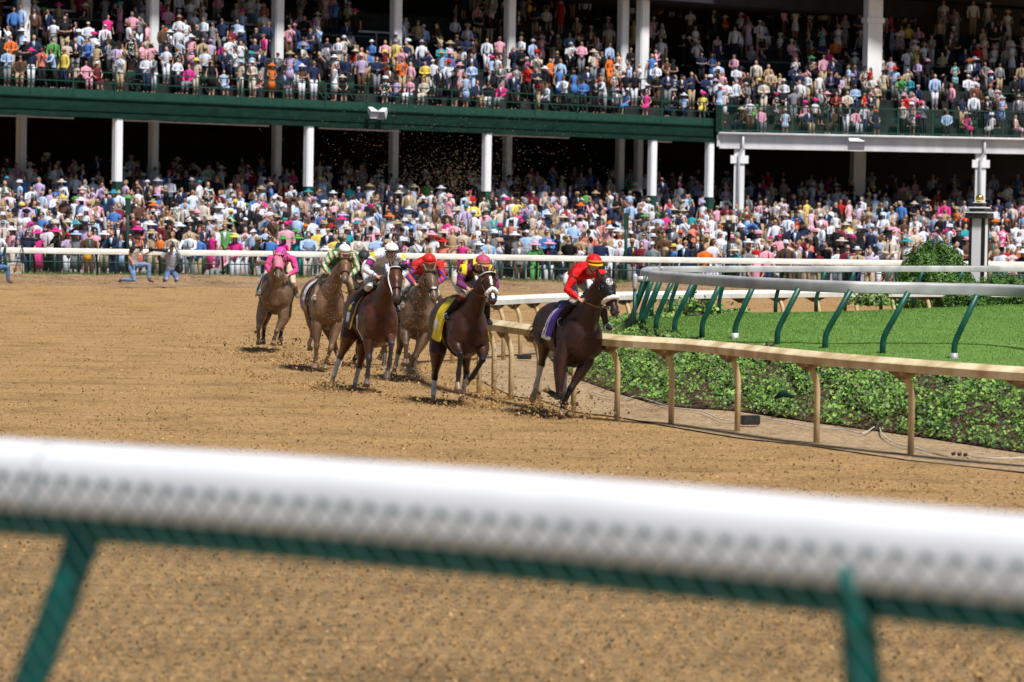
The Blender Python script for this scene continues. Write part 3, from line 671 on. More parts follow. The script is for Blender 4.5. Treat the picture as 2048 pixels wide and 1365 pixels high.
g = MB(); g.ball((cx, d, zy(397)), 0.098, n=20); g.build('finial_ball', M['gold'], root)
# ================================================================== GRANDSTAND
O_ = Vector((-18.4, 174.4, 0)); E_ = Vector((0.749, 0.663, 0)); NB = Vector((-0.663, 0.749, 0))   # along, and back from the track
TILT = -0.0085
def GS(t, b, z): return O_ + E_ * t + NB * b + Vector((0, 0, z + TILT * t))
def t_of(px):      # parameter along the front line seen at pixel column px
    k = (px - 1024) / F
    return (k * O_.y - O_.x) / (E_.x - k * E_.y)
def front(px): return O_ + E_ * t_of(px)
TL, TR = t_of(-260), t_of(1432)
def plank(g, t0, t1, b0, b1, z0, z1):
    vs_ = [GS(t, b, z) for t in (t0, t1) for b in (b0, b1) for z in (z0, z1)]
    g.add(vs_, [(0, 1, 3, 2), (4, 6, 7, 5), (0, 4, 5, 1), (2, 3, 7, 6), (0, 2, 6, 4), (1, 5, 7, 3)])
stand = empty('grandstand', GS(0, 0, 0), 'two-storey grandstand with dark green balcony fascia and white columns packed with spectators', 'grandstand')
def gs(name, mat, fn, smooth=False):
    g = MB(); fn(g); return g.build(name, mat, stand, smooth)
FB, FT, KT, RT = 6.34, 7.18, 7.62, 8.45; FLR = 7.60           # fascia bottom/top, kick panel top, rail top
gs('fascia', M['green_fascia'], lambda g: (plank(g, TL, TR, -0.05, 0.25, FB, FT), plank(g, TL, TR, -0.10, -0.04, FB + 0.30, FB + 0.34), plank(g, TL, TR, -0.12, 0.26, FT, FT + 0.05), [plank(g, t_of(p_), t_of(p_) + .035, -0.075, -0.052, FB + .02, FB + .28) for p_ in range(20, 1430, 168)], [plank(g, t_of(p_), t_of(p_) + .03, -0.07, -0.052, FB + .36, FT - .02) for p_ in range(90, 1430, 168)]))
gs('kick_panel', M['green_paint'], lambda g: plank(g, TL, TR, -0.02, 0.05, FT + 0.06, KT))
def rails(g):
    for z in (RT, 7.98): plank(g, TL, TR, -0.03, 0.03, z - 0.03, z + 0.02)
gs('balcony_rail', M['green_paint'], rails)
px = 55
while px < 1420:
    t = t_of(px); g = MB(); plank(g, t - .03, t + .03, -0.05, 0.02, FT + 0.05, RT); g.build('balcony_post', M['green_paint'], stand, False); px += 84
# soffit, interior walls
TE = t_of(2400)
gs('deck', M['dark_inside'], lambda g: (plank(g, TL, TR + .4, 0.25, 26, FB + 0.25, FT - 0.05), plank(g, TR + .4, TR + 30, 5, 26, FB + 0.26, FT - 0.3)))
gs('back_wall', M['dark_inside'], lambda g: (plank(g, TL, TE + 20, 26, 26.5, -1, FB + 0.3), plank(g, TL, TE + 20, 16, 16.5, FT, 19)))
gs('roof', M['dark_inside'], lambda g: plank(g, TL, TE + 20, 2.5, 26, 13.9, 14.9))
M['tubel'] = noisy('dim_tube', (0.35, 0.3, 0.29), (0.45, 0.4, 0.38), 3, .6)
for a, b in ((-40, 150), (250, 540), (640, 800), (985, 1140), (1315, 1345)): gs('soffit_light', M['tubel'], lambda g: plank(g, t_of(a), t_of(b), 0.30, 0.42, FB - 0.10, FB - 0.02))
# columns of the lower level: white box sections with a green foot
def column(px, b, w_, ztop, zb, foot=True, d_=None):
    t = t_of(px) if b == 0 else None
    if t is None:
        k = (px - 1024) / F; o = O_ + NB * b; t = (k * o.y - o.x) / (E_.x - k * E_.y)
    g = MB(); plank(g, t - w_ / 2, t + w_ / 2, b + 0.0, b + w_, zb, ztop)
    # shallow web to either side gives the section its I shape
    plank(g, t - w_ * .62, t - w_ * .5 - .002, b + w_ * .12, b + w_ * .88, zb, ztop - .01); col_ = g.build('column', M['white_paint'], stand, False)
    if foot:
        g = MB(); plank(g, t - w_ / 2 - .01, t + w_ / 2 + .01, b - .01, b + w_ + .01, zb - 3.2, zb - 0.002); f_ = g.build('column_foot', M['green_paint'], stand, False)
for px in (234, 616, 972, 1303, 1417): column(px, 0.0, 0.34, FB - 0.002, 3.42)
for px in (42, 306, 552, 786, 1013, 1238, 1275): column(px, 7.0, 0.36, FB + .24, 2.4 + 1.0)
# columns of the upper level
for px in (45, 302, 552, 788, 1015, 1241): column(px, 4.2, 0.44, 14.5, 9.0, False)
for px in (1281,): column(px, 3.5, 0.5, 14.5, 8.5, False)
# right-hand section: pale steel beam and railing with balusters
RSa = PD(1435, 1, 200.0); RSb = PD(2300, 1, 206.0)
def RS(px, off, y=None, z=None):
    t = (px - 1435) / (2300 - 1435); r0 = RSa.lerp(RSb, 0) ; d = lerp(200.0, 206.0, t)
    q = PD(px, 382, d); q = Vector((q.x, q.y + off, 0))
    q.z = z if z is not None else 3.4 + (HY(px) - y) * d / F
    return q
def rplank(g, p0, p1, o0, o1, z0, z1):
    vs_ = []
    for p in (p0, p1):
        for o in (o0, o1):
            for z in (z0, z1): vs_.append(RS(p, o, z=z))
    g.add(vs_, [(0, 1, 3, 2), (4, 6, 7, 5), (0, 4, 5, 1), (2, 3, 7, 6), (0, 2, 6, 4), (1, 5, 7, 3)])
gs('beam', M['beam'], lambda g: (rplank(g, 1437, 2290, 0, 0.3, 5.70, 6.42), rplank(g, 1434, 2290, -0.16, 0.34, 6.424, 6.56), rplank(g, 1432, 1437.5, -0.1, .3, 5.80, 6.42)))
gs('gutter', M['beam'], lambda g: g.tube([RS(1436, -0.25, z=6.50), RS(2290, -0.25, z=6.50)], 0.07, n=10), True)
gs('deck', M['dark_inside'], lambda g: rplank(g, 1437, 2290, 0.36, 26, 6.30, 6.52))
def rr(g):
    for z in (7.98, 6.68): rplank(g, 1440, 2290, -0.06, 0.0, z - 0.035, z + 0.035)
gs('balcony_rail', M['green_paint'], rr)
gs('corner_panel', M['green_fascia'], lambda g: rplank(g, 1429, 1441, -0.2, 0.3, 6.56, 8.02))
for i, px in enumerate(list(range(1442, 2250, 70))):
    g = MB(); rplank(g, px, px + 2.4, -0.07, 0.02, 6.56, 8.0); g.build('balcony_post', M['green_paint'], stand, False)
def bal(g):
    px = 1446
    while px < 2120: rplank(g, px, px + 0.75, -0.045, -0.02, 6.70, 7.95); px += 4.6
o = gs('baluster', M['green_paint'], bal); o['kind'] = 'stuff'
for px, w_ in ((1478, 0.55), (1961, 0.56)):
    q = RS(px, 0.15, z=0); g = MB(); g.box((q.x, q.y + .15, 3.5), (w_, 0.42, 4.38)); g.build('column', M['white_paint'], stand, False)
    g = MB(); g.box((q.x, q.y - .08, 5.13), (0.95, 0.10, 0.42)); g.build('column_bracket', M['white_paint'], stand, False)
    g = MB(); g.tube([(q.x + .16, q.y - .3, 6.45), (q.x + .16, q.y - .3, 5.75), (q.x + .08, q.y - .22, 5.55), (q.x - .02, q.y - .22, 5.45), (q.x - .04, q.y - .2, 5.2), (q.x - .04, q.y - .2, 1.6)], 0.065, n=10); g.build('downpipe', M['beam'], stand)
for px, w_ in ((1757, 0.95),):
    q = RS(px, 5.0, z=0); g = MB(); g.box((q.x, q.y, 11.3), (w_, 0.5, 5.6), Matrix.Rotation(.5, 3, 'Z')); g.build('column', M['white_paint'], stand, False)
    g = MB(); g.box((q.x, q.y - .02, 12.95), (1.15, 0.6, 0.28), Matrix.Rotation(.5, 3, 'Z')); g.build('column_bracket', M['white_paint'], stand, False)
q = RS(1745, 9, z=0); g = MB(); g.box((q.x, q.y, 4.4), (0.75, .5, 3.6), Matrix.Rotation(.4, 3, 'Z')); g.build('column', M['white_paint'], stand, False)
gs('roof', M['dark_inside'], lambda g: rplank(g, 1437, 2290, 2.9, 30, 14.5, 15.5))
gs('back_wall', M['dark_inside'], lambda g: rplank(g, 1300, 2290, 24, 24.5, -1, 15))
# side roof screen keeps the rear of the stand in the dark
# partitions and service counters at the back of the upper deck
gs('partition', M['concrete'], lambda g: (plank(g, t_of(700), t_of(835), 7.75, 7.85, 10.6, 11.9), plank(g, t_of(835), t_of(905), 7.45, 7.55, 10.5, 11.4)))
gs('partition', M['concrete'], lambda g: (rplank(g, 1690, 1815, 7.0, 7.1, 9.9, 10.8)))
for a, b_, z in ((60, 300, 11.5), (420, 690, 11.4), (850, 1000, 11.4), (1040, 1180, 10.6), (260, 420, 10.6)):
    g = MB()
    if 1:
        plank(g, t_of(a), t_of(b_), 6.2, 6.26, z, z + 0.10)
        for k in range(4): tt = lerp(t_of(a), t_of(b_), k / 3); plank(g, tt, tt + .07, 6.2, 6.26, z - 1.0, z)
    g.build('handrail', M['beam'], stand, False)
sg = empty('wall_sign', GS(t_of(752), 7.5, 10.4), 'small dark green notice board with rows of pale lettering on the upper deck partition', 'sign')
g = MB(); plank(g, t_of(735), t_of(772), 7.65, 7.71, 11.15, 11.65); g.build('board', M['green_paint'], sg, False)
g = MB()
for i in range(4):
    for j in range(6):
        if rnd.random() < .8: tt = lerp(t_of(739), t_of(768), j / 6); plank(g, tt, tt + 0.09, 7.64, 7.647, 11.54 - i * .1, 11.57 - i * .1)
g.build('lettering', M['beam'], sg, False)
# loudspeakers hung on the fascia
def speaker(q, w_, h_, rot, lb, ps=1):
    root = empty('loudspeaker', q, lb, 'loudspeaker'); R = Matrix.Rotation(rot, 3, 'Z') @ Matrix.Rotation(math.radians(24), 3, 'X')
    g = MB()
    # tapered horn cabinet
    f_ = [R @ Vector((x * w_ / 2, -0.28, z * h_ / 2)) for x, z in ((-1, -1), (1, -1), (1, 1), (-1, 1))]; b_ = [R @ Vector((x * w_ * .3, 0.3, z * h_ * .28 + .06)) for x, z in ((-1, -1), (1, -1), (1, 1), (-1, 1))]
    qv = Vector(q); g.add([qv + v for v in f_ + b_], [(4, 5, 6, 7), (0, 1, 5, 4), (1, 2, 6, 5), (2, 3, 7, 6), (3, 0, 4, 7)]); g.build('cabinet', M['cover_white'], root, False)
    g = MB(); g.add([qv + v * 0.97 + Vector((0, .02, 0)) for v in f_], [(0, 1, 2, 3)]); g.build('grille', noisy('grille', (0.22, 0.22, 0.24), (0.34, 0.34, 0.36), 60, 0.7), root, False)
    g = MB(); g.tube([qv + Vector((0, .2, .05)), qv + Vector((0, .5, .1))], 0.04, n=8); g.build('bracket', M['beam'], root)
q = GS(t_of(722), -0.6, 7.12); speaker(q, 0.40, 0.36, 0.5, 'small white loudspeaker on the green fascia, left one of a pair')
q = GS(t_of(744), -0.6, 7.10); speaker(q, 0.40, 0.40, -0.3, 'small white loudspeaker on the green fascia, right one of a pair')
q = RS(1705, -0.75, y=289); speaker(q, 0.95, 0.56, 0.35, 'wide white loudspeaker hung on the pale beam of the right-hand balcony')
# --- ground under the crowd: lower apron and stepped tiers
def yrow(k, px): return interp(k, [0, 1, 2, 3, 4, 5, 6, 7, 8, 9, 10, 11, 12], [470, 455, 440, 425.5, 411.5, 398, 385, 372, 360, 349, 338, 328, 318]) + 0.0215 * px - 2
def drow(k, px):
    d0 = far_rail_pt(px).y + 2.1; d1 = front(px).y if px < 1432 else lerp(200, 206, (px - 1435) / 865) + 0.0
    return lerp(d0, d1, (k / 6.5) ** 1.0) if k <= 6.5 else d1 + (k - 6.5) * 2.2
def pos_low(k, px):
    d = drow(k, px); s = F / d; p = PD(px, yrow(k, px), d); return Vector((p.x, p.y, p.z - 1.60))
g = MB(); kk = [-0.2, 0, 1, 2, 3, 4, 5, 6, 7, 8, 9, 10, 11, 12, 13]; pxs = list(range(-150, 2250, 60))
for k in kk:
    for px in pxs: q = pos_low(max(k, 0), px); q.y += (k < 0) * -0.6; g.v.append((q.x, q.y, q.z))
n_ = len(pxs)
for j in range(len(kk) - 1):
    for i in range(n_ - 1): a = j * n_ + i; g.f.append((a, a + 1, a + n_ + 1, a + n_))
g.v = [(x, y, z - 0.02) for x, y, z in g.v]
tag(g.build('apron', M['concrete']), kind='structure')
def pos_up(k, px):
    """standing place on the upper deck, row k counted from the front"""
    if px < 1432:
        b = 0.65 + 0.86 * k; kx = (px - 1024) / F; o = O_ + NB * b; t = (kx * o.y - o.x) / (E_.x - kx * E_.y); return GS(t, b, FLR + 0.02 + 0.50 * k)
    q = RS(px, 0.75 + 0.9 * k, z=6.58 + 0.50 * k); return q
def tiers(g):
    for k in range(0, 11):
        b = 0.25 + 0.86 * k; plank(g, TL, TR, b, b + 0.86, FT - 0.5, FLR + 0.50 * k)
gs('seating_tier', M['tier'], tiers)
gs('seating_tier', M['tier'], lambda g: [rplank(g, 1440, 2290, 0.35 + .9 * k, 1.25 + .9 * k, 6.2, 6.57 + .50 * k) for k in range(13)])
def drails(g):
    for k in (2, 5):
        for z in (1.0,): plank(g, TL, TR, 0.30 + .86 * k, 0.34 + .86 * k, FLR + .50 * k + z - .03, FLR + .50 * k + z + .02)
    for k in (3, 6): rplank(g, 1440, 2290, 0.42 + .9 * k, .46 + .9 * k, 6.58 + .50 * k + .95, 6.58 + .50 * k + 1.0)
gs('section_rail', M['green_paint'], drails)
# folding chairs along the front of the deck
def chair_proto():
    g = MB(); 
    for x in (-.2, .2):
        g.tube([(x, .22, 0), (x, -.16, .45)], .012, n=5); g.tube([(x, -.22, 0), (x, .2, .45), (x, .27, .85)], .012, n=5)
    me1 = g.mesh('chair_frame'); g = MB(); g.box((0, 0, .45), (.42, .42, .03)); me2 = g.mesh('chair_seat'); g = MB(); g.box((0, .26, .72), (.42, .03, .25)); me3 = g.mesh('chair_back'); return me1, me2, me3
cp = chair_proto(); Rn = math.atan2(NB.y, NB.x) - math.pi / 2
for me, mm in zip(cp, ('green_paint', 'green_paint', 'green_paint')): me.materials.append(M[mm])
chairs_at = [(px, 0.3) for px in (75, 172, 262, 410, 505, 640, 700, 860, 935, 1030, 1100, 1140, 1215, 1330, 1400)] + [(px, 0.2) for px in (1475, 1560, 1612, 1665, 1720, 1790, 1830, 1880, 1950, 1985)]
for i, (px, k) in enumerate(chairs_at):
    q = pos_up(k, px); side = 'the green kick panel' if px < 1432 else 'the balusters'
    where = f'{["first","second","third","fourth","fifth","sixth","seventh","eighth","ninth","tenth","eleventh","twelfth","thirteenth","fourteenth","fifteenth"][i if i < 15 else i - 15]} from the left'
    r = empty('folding_chair', q, f'dark green folding chair behind {side}, {where}', 'chair', 'folding chairs along the balcony front')
    for nm, me in zip(('frame', 'seat', 'backrest'), cp):
        o = bpy.data.objects.new(nm, me); COL.objects.link(o); o.parent = r
    r.rotation_euler = (0, 0, Rn if px < 1432 else 0.1)
# ================================================================== HORSES AND RIDERS
class Frame:
    """horse frame: u forward, v to the horse's left, w up; can read a photo pixel at a given u"""
    def __init__(s, px, d, deg):
        p = PD(px, 500, d); s.B = Vector((p.x, p.y, 0)); th = math.radians(deg)
        s.Fv = Vector((math.sin(th), -math.cos(th), 0)); s.L = Vector((math.cos(th), math.sin(th), 0)); s.U = Vector((0, 0, 1))
    def P(s, u, v, w): return s.B + s.Fv * u + s.L * v + s.U * w
    def px(s, x, y, u):
        r = ray(x, y); k = (u - (CAM - s.B).dot(s.Fv)) / r.dot(s.Fv); return CAM + r * k
    def loc(s, p): q = Vector(p) - s.B; return (q.dot(s.Fv), q.dot(s.L), q.z)
TRUNK = [(-1.20, 1.18, .12, .11), (-1.14, 1.20, .25, .19), (-1.0, 1.225, .34, .27), (-.82, 1.235, .375, .31), (-.6, 1.22, .365, .30), (-.38, 1.18, .38, .305), (-.15, 1.145, .425, .315), (.06, 1.13, .46, .30), (.24, 1.11, .45, .28), (.38, 1.07, .39, .275), (.50, 1.03, .29, .24), (.58, 1.01, .16, .15)]
def trunk_at(u, lift, wd):
    us = [t[0] for t in TRUNK]; return [interp(u, us, [t[k] for t in TRUNK]) for k in (1, 2, 3)]
def horse(label, px, d, deg, head, legs, coat, lift=0.0, wd=1.08, socks=None, mud=0.0, points=(0.02, 0.018, 0.02), blaze=None, hood=None, roll=False, strap=(0.03, 0.02, 0.02), mane=(0.012, 0.01, 0.01), tail=True, cheek=None, cloth=None, hoofc=(0.25, 0.17, 0.10), sheenrough=None, tailspec=None, noseband=True, fl=.15, reins_to=None, sadd=True):
    fr_ = Frame(px, d, deg); R = empty('race_horse', fr_.B, label, 'horse')
    m = MB(); S = fr_.L
    m.tube([fr_.P(t[0], 0, t[1] + lift) for t in TRUNK], [(t[3] * wd, t[2]) for t in TRUNK], side=S, n=28, name='trunk')
    # withers ridge, breast and quarter muscles
    m.tube([fr_.P(-.25, 0, 1.46 + lift), fr_.P(0, 0, 1.54 + lift), fr_.P(.2, 0, 1.50 + lift)], [(.09, .08), (.08, .10), (.09, .12)], side=S, n=12, name='trunk')
    for v in (-1, 1):
        m.ball(fr_.P(.42, v * .13 * wd, 1.02 + lift), (.15, .15, .20), n=14, name='trunk')
        m.ball(fr_.P(.24, v * .17 * wd, 1.18 + lift), (.12, .14, .26), n=14, name='trunk')
        m.ball(fr_.P(-.86, v * .16 * wd, 1.20 + lift), (.15, .20, .28), n=14, name='trunk')
    # head and neck
    (hx, hy, hu), (mx_, my_, mu) = head
    poll = fr_.px(hx, hy, hu); muz = fr_.px(mx_, my_, mu); A = (muz - poll); Lh = A.length; A.normalize()
    side = S - A * S.dot(A)
    if cheek: side = (side.normalized() * math.cos(cheek) + A.cross(side.normalized()) * math.sin(cheek))
    side.normalize(); Nf = side.cross(A)      # forehead normal
    if Nf.dot(fr_.Fv) + Nf.z < 0: Nf = -Nf
    HR = [(-.05, .05, .05, -.01), (0, .088, .085, -.03), (.10, .108, .125, -.05), (.20, .110, .155, -.07), (.30, .092, .150, -.07), (.38, .072, .112, -.045), (.46, .060, .080, -.02), (.54, .064, .074, -.015), (.60, .058, .064, -.02), (.635, .035, .04, -.02)]
    k_ = Lh / .60
    def hp(t, phi, infl=0.0):
        """point on the head surface: t metres from poll, phi = 0 at the forehead, +90 deg at the horse's left cheek"""
        ts = [h[0] for h in HR]; a = interp(t, ts, [h[1] for h in HR]) + infl; b = interp(t, ts, [h[2] for h in HR]) + infl; o = interp(t, ts, [h[3] for h in HR])
        return poll + A * t * k_ + Nf * (o + b * math.cos(phi)) + side * (a * math.sin(phi))
    m.tube([poll + A * h[0] * k_ + Nf * h[3] for h in HR], [(h[1], h[2]) for h in HR], side=side, n=20, name='head')
    nb0 = fr_.P(.10, 0, 1.27 + lift); nb1 = fr_.P(.34, 0, 1.33 + lift)
    nt_ = poll - Nf * .05 - A * .00
    mid = nb1.lerp(nt_, .5) + Vector((0, 0, .03)) ; q1 = nb1.lerp(nt_, .22); q3 = nb1.lerp(nt_, .78)
    m.tube([nb0, nb1, q1, mid, q3, nt_ + A * .05], [(.23, .37), (.205, .33), (.165, .275), (.125, .21), (.098, .165), (.085, .135)], side=S.lerp(side, .5), n=18, name='neck')
    for sgn in (-1, 1):      # cheeks, brow
        m.ball(hp(.19, sgn * 1.9, -.05), (.05, .06, .075), n=10, name='head')
        m.ball(hp(.13, sgn * 1.05, -.022), (.032, .032, .04), n=8, name='head')
        m.ball(hp(.575, sgn * .95, -.02), (.03, .03, .03), n=8, name='head')
        e0 = poll + side * (.068 * sgn) - A * .02 - Nf * .03; ed = (-A * .9 + side * (.28 * sgn) + Nf * .25).normalized()
        m.tube([e0 - ed * .03, e0 + ed * .04, e0 + ed * .11, e0 + ed * .185], [(.035, .028), (.036, .022), (.028, .016), (.006, .006)], side=side, n=10, name='ear')
    # legs
    jn = {}
    for key, js in legs.items():
        J = [fr_.px(*j) for j in js]; v = -1 if key[1] == 'R' else 1
        front_ = key[0] == 'F'
        if front_:
            top = fr_.P(.22, v * .14 * wd, 1.22 + lift); el, kn, fe, ho = J
            pts = [top, top.lerp(el, .55), el, el.lerp(kn, .4), el.lerp(kn, .8), kn, kn.lerp(fe, .18), kn.lerp(fe, .55), fe]
            rad = [(.11, .18), (.125, .17), (.105, .14), (.082, .10), (.052, .062), (.056, .062), (.042, .048), (.036, .045), (.047, .053)]
        else:
            top = fr_.P(-.82, v * .14 * wd, 1.24 + lift); st, hk, fe, ho = J
            pts = [top, top.lerp(st, .5), st, st.lerp(hk, .35), st.lerp(hk, .75), hk, hk.lerp(fe, .2), hk.lerp(fe, .6), fe]
            rad = [(.15, .24), (.155, .23), (.135, .185), (.09, .125), (.053, .078), (.055, .076), (.043, .056), (.038, .047), (.047, .053)]
        hd = (ho - fe); co_ = fe.lerp(ho, .55)
        m.tube(pts, rad, side=S, n=14, name='leg' + key)
        m.tube([fe, fe.lerp(co_, .5), co_], [(.042, .046), (.035, .039), (.045, .049)], side=S, n=12, name='pastern' + key)
        fwd = fr_.Fv * .03
        m.tube([co_, co_.lerp(ho, .5) + fwd * .5, ho + fwd], [(.049, .053), (.058, .064), (.066, .074)], side=S, n=14, name='hoof' + key)
        jn[key] = (J, co_)
    me = m.remesh('body', 0.0135, 3); co = coords(me); idx, tt = m.classify(co)
    names = np.array([t[0] for t in m.tubes], dtype=object)[idx]
    col = np.zeros((len(co), 4)); col[:, :3] = coat
    B_ = np.array(fr_.B); Fv = np.array(fr_.Fv); Lv = np.array(fr_.L); uu = (co - B_) @ Fv; zz = co[:, 2]
    col[:, 3] = 1 - 0.0; md_ = np.clip((1.75 - np.abs(zz - 1.0)) * 0.9, 0, 1) * np.clip((uu + 0.5) * 1.4, 0.25, 1) * mud
    # bay points: legs darken below forearm and gaskin
    P3 = np.array(points); sk = socks or {}
    for i, nm in enumerate(names):
        if nm.startswith('leg'):
            f = min(1, max(0, (tt[i] - 3.2) / 1.6)); c = np.array(coat) * (1 - f) + P3 * f
            s_ = sk.get(nm[3:], 0)
            if s_ and tt[i] > 8 - s_ * 3: c = np.array((0.62, 0.52, 0.40)) if s_ < 1.01 else np.array((0.72, 0.70, 0.66))
            col[i, :3] = c
        elif nm.startswith('pastern'):
            s_ = sk.get(nm[7:], 0); col[i, :3] = (0.42, 0.30, 0.19) if s_ else P3
        elif nm.startswith('hoof'): col[i, :3] = hoofc if not sk.get(nm[4:], 0) else (0.42, 0.28, 0.16)
        elif nm == 'head':
            q = co[i] - np.array(poll); t_ = q @ np.array(A) / k_; sd_ = q @ np.array(side); fn = q @ np.array(Nf)
            if t_ > .50: col[i, :3] = np.array(coat) * .45 + np.array((.015, .014, .016))
            if blaze and fn > -.01:
                w_ = blaze(t_, sd_)
                if w_: col[i, :3] = (0.80, 0.77, 0.74)
        elif nm == 'ear': col[i, :3] = np.array(coat) * .7
    col[:, 3] = md_
    setcol(me, col); link('body', me, M['hide'], R)
    # eyes, nostrils
    for sgn in (-1, 1):
        g = MB(); g.ball(hp(.145, sgn * 1.12, .004), .021, n=10); g.build('eye', M['black'], R)
        g = MB(); g.ball(hp(.585, sgn * 0.85, .002), (.014, .014, .022), n=8, axis=A + side * sgn * .5); g.build('nostril', M['black'], R)
    # mane and tail from separate locks
    def locks(name, roots, dirs, length, r0, n, colr):
        g = MB()
        for i in range(n):
            t = rnd.random(); p = roots(t); dr = dirs(t); L_ = length * rnd.uniform(.6, 1.1); j1 = Vector((rnd.gauss(0, 1), rnd.gauss(0, 1), rnd.gauss(0, 1)))
            a = p + dr * L_ * .35 + j1 * L_ * .07; b = p + dr * L_ * .7 + Vector((0, 0, -.10 * L_)) + j1 * L_ * .13; c = p + dr * L_ + Vector((0, 0, -.25 * L_)) + j1 * L_ * .17
            g.tube([p, a, b, c], [r0, r0 * .9, r0 * .6, r0 * .12], n=4, cap=False)
        me = g.mesh(name); setcol(me, np.tile(np.array([*colr, 1.0]), (len(me.vertices), 1))); return link(name, me, M['hair'], R)
    crest0 = fr_.P(.05, 0, 1.60 + lift); crest1 = poll - A * .03 - Nf * .09
    def cr(t):
        p = crest0.lerp(crest1, t); return p + Vector((0, 0, .05 * math.sin(math.pi * t)))
    wind = (-fr_.Fv * .8 + Vector((0, 0, .25)) + S * .25).normalized()
    locks('mane', cr, lambda t: wind, .11, .009, 120, mane)
    locks('forelock', lambda t: poll + side * lerp(-.03, .03, t) + Nf * .03, lambda t: (Nf * .35 + A * (.5 if fl < .2 else .1) + S * (.5 if fl < .2 else .9)).normalized(), fl, .007, int(26 + 200 * max(0, fl - .15)), mane)
    tb = fr_.P(-1.16, 0, 1.42 + lift); td = tailspec or (-fr_.Fv * .80 - S * .10 + Vector((0, 0, -.55)))
    td = Vector(td).normalized()
    g = MB(); g.tube([tb + fr_.Fv * .08, tb + td * .10, tb + td * .22], [.04, .032, .015], n=8)
    me = g.mesh('tail_dock'); setcol(me, np.tile(np.array([*mane, 1.0]), (len(me.vertices), 1))); tl = locks('tail', lambda t: tb + td * .24 * t, lambda t: td, .42, .010, 90, mane)
    link('tail_dock', me, M['hair'], tl)
    # bridle
    br = MB()
    def loop(t, infl, r, tt_=0.0, a0=0, a1=math.tau, n=22, mb=None):
        closed = abs(a1 - a0 - math.tau) < 1e-6
        pts = [hp(t + tt_ * abs(math.sin(a0 + (a1 - a0) * i / n)), a0 + (a1 - a0) * i / n, infl) for i in range(n if closed else n + 1)]
        (mb or br).tube(pts, r, n=6, closed=closed)
    loop(.03, .006, .010); loop(.05, .008, .010, -.05)
    if noseband: loop(.40, .006, .011)
    for sgn in (-1, 1): br.tube([hp(.02, sgn * 1.5, .008), hp(.16, sgn * 1.55, .008), hp(.30, sgn * 1.5, .008), hp(.41, sgn * 1.5, .008), hp(.49, sgn * 1.45, .008)], .0095, n=6)
    mb_ = MB(); join_nested(mb_, br); me = mb_.mesh('bridle'); setcol(me, np.tile(np.array([*strap, 1.0]), (len(me.vertices), 1))); bd = link('bridle', me, M['cloth'], R)
    for sgn in (-1, 1):
        g = MB(); c = hp(.50, sgn * 1.45, .012); g.tube([c + A * (math.cos(a) * .03) + Nf * (math.sin(a) * .03) for a in np.linspace(0, math.tau, 12, endpoint=False)], .0055, n=6, closed=True); g.build('bit_ring', M['alu'], bd)
    if roll:
        g = MB(); n = 20; pts = [hp(.36, a, .022) for a in np.linspace(-2.0, 2.0, n)] if not isinstance(roll, str) else [hp(.38 + .05 * abs(math.sin(a)) * 1.2, a, .018) for a in np.linspace(-1.5, 1.5, n)]
        g.tube(pts, [.034 + .004 * math.sin(i * 2.3) for i in range(n)], n=10); g.build('noseband_roll', noisy('fleece', (.72, .66, .58), (.86, .84, .80), 60, .95, bump=.004, bscale=160), bd)
    if hood:
        g = MB(); nn, mm = 40, 26; vs_, cc = [], []
        for i in range(mm + 1):
            t = lerp(-.055, hood.get('t1', .30), i / mm)
            for j in range(nn):
                a = math.tau * j / nn; ext = .05 * max(0, math.cos(a)) * (i / mm) * 0
                p = hp(t + ext, a, .010 + .004 * math.sin(j * 3.1) * .5); vs_.append(p); cc.append(hood['col'](t, a))
        fs_ = [(i * nn + j, i * nn + (j + 1) % nn, (i + 1) * nn + (j + 1) % nn, (i + 1) * nn + j) for i in range(mm) for j in range(nn)
               if not (abs(lerp(-.055, hood.get('t1', .30), (i + .5) / mm) - .15) < .035 and min(abs(math.tau * (j + .5) / nn - 1.12), abs(math.tau * (j + .5) / nn - (math.tau - 1.12))) < .30)]
        g.add(vs_, fs_); me = bpy.data.meshes.new('hood'); me.from_pydata(g.v, [], g.f); setcol(me, np.array(cc)); hd_ = link('hood', me, M['cloth'], R)
        md2 = hd_.modifiers.new('t', 'SOLIDIFY'); md2.thickness = .004; md2.offset = 1
        for sgn in (-1, 1):
            e0 = poll + side * (.068 * sgn) - A * .02 - Nf * .03; ed = (-A * .9 + side * (.28 * sgn) + Nf * .25).normalized()
            if hood.get('cups'):
                g = MB(); c = hp(.15, sgn * 1.12, .01); nn_ = (c - (poll + A * .15 * k_ - Nf * .05)).normalized(); u1 = nn_.orthogonal().normalized(); u2 = nn_.cross(u1)
                for rr_, dd in ((.042, .0), (.040, .02)): g.tube([c + nn_ * dd + (u1 * math.cos(a) + u2 * math.sin(a)) * rr_ for a in np.linspace(0, math.tau, 16, endpoint=False)], .006, n=6, closed=True)
                g.build('blinker_cup', M['black'], hd_)
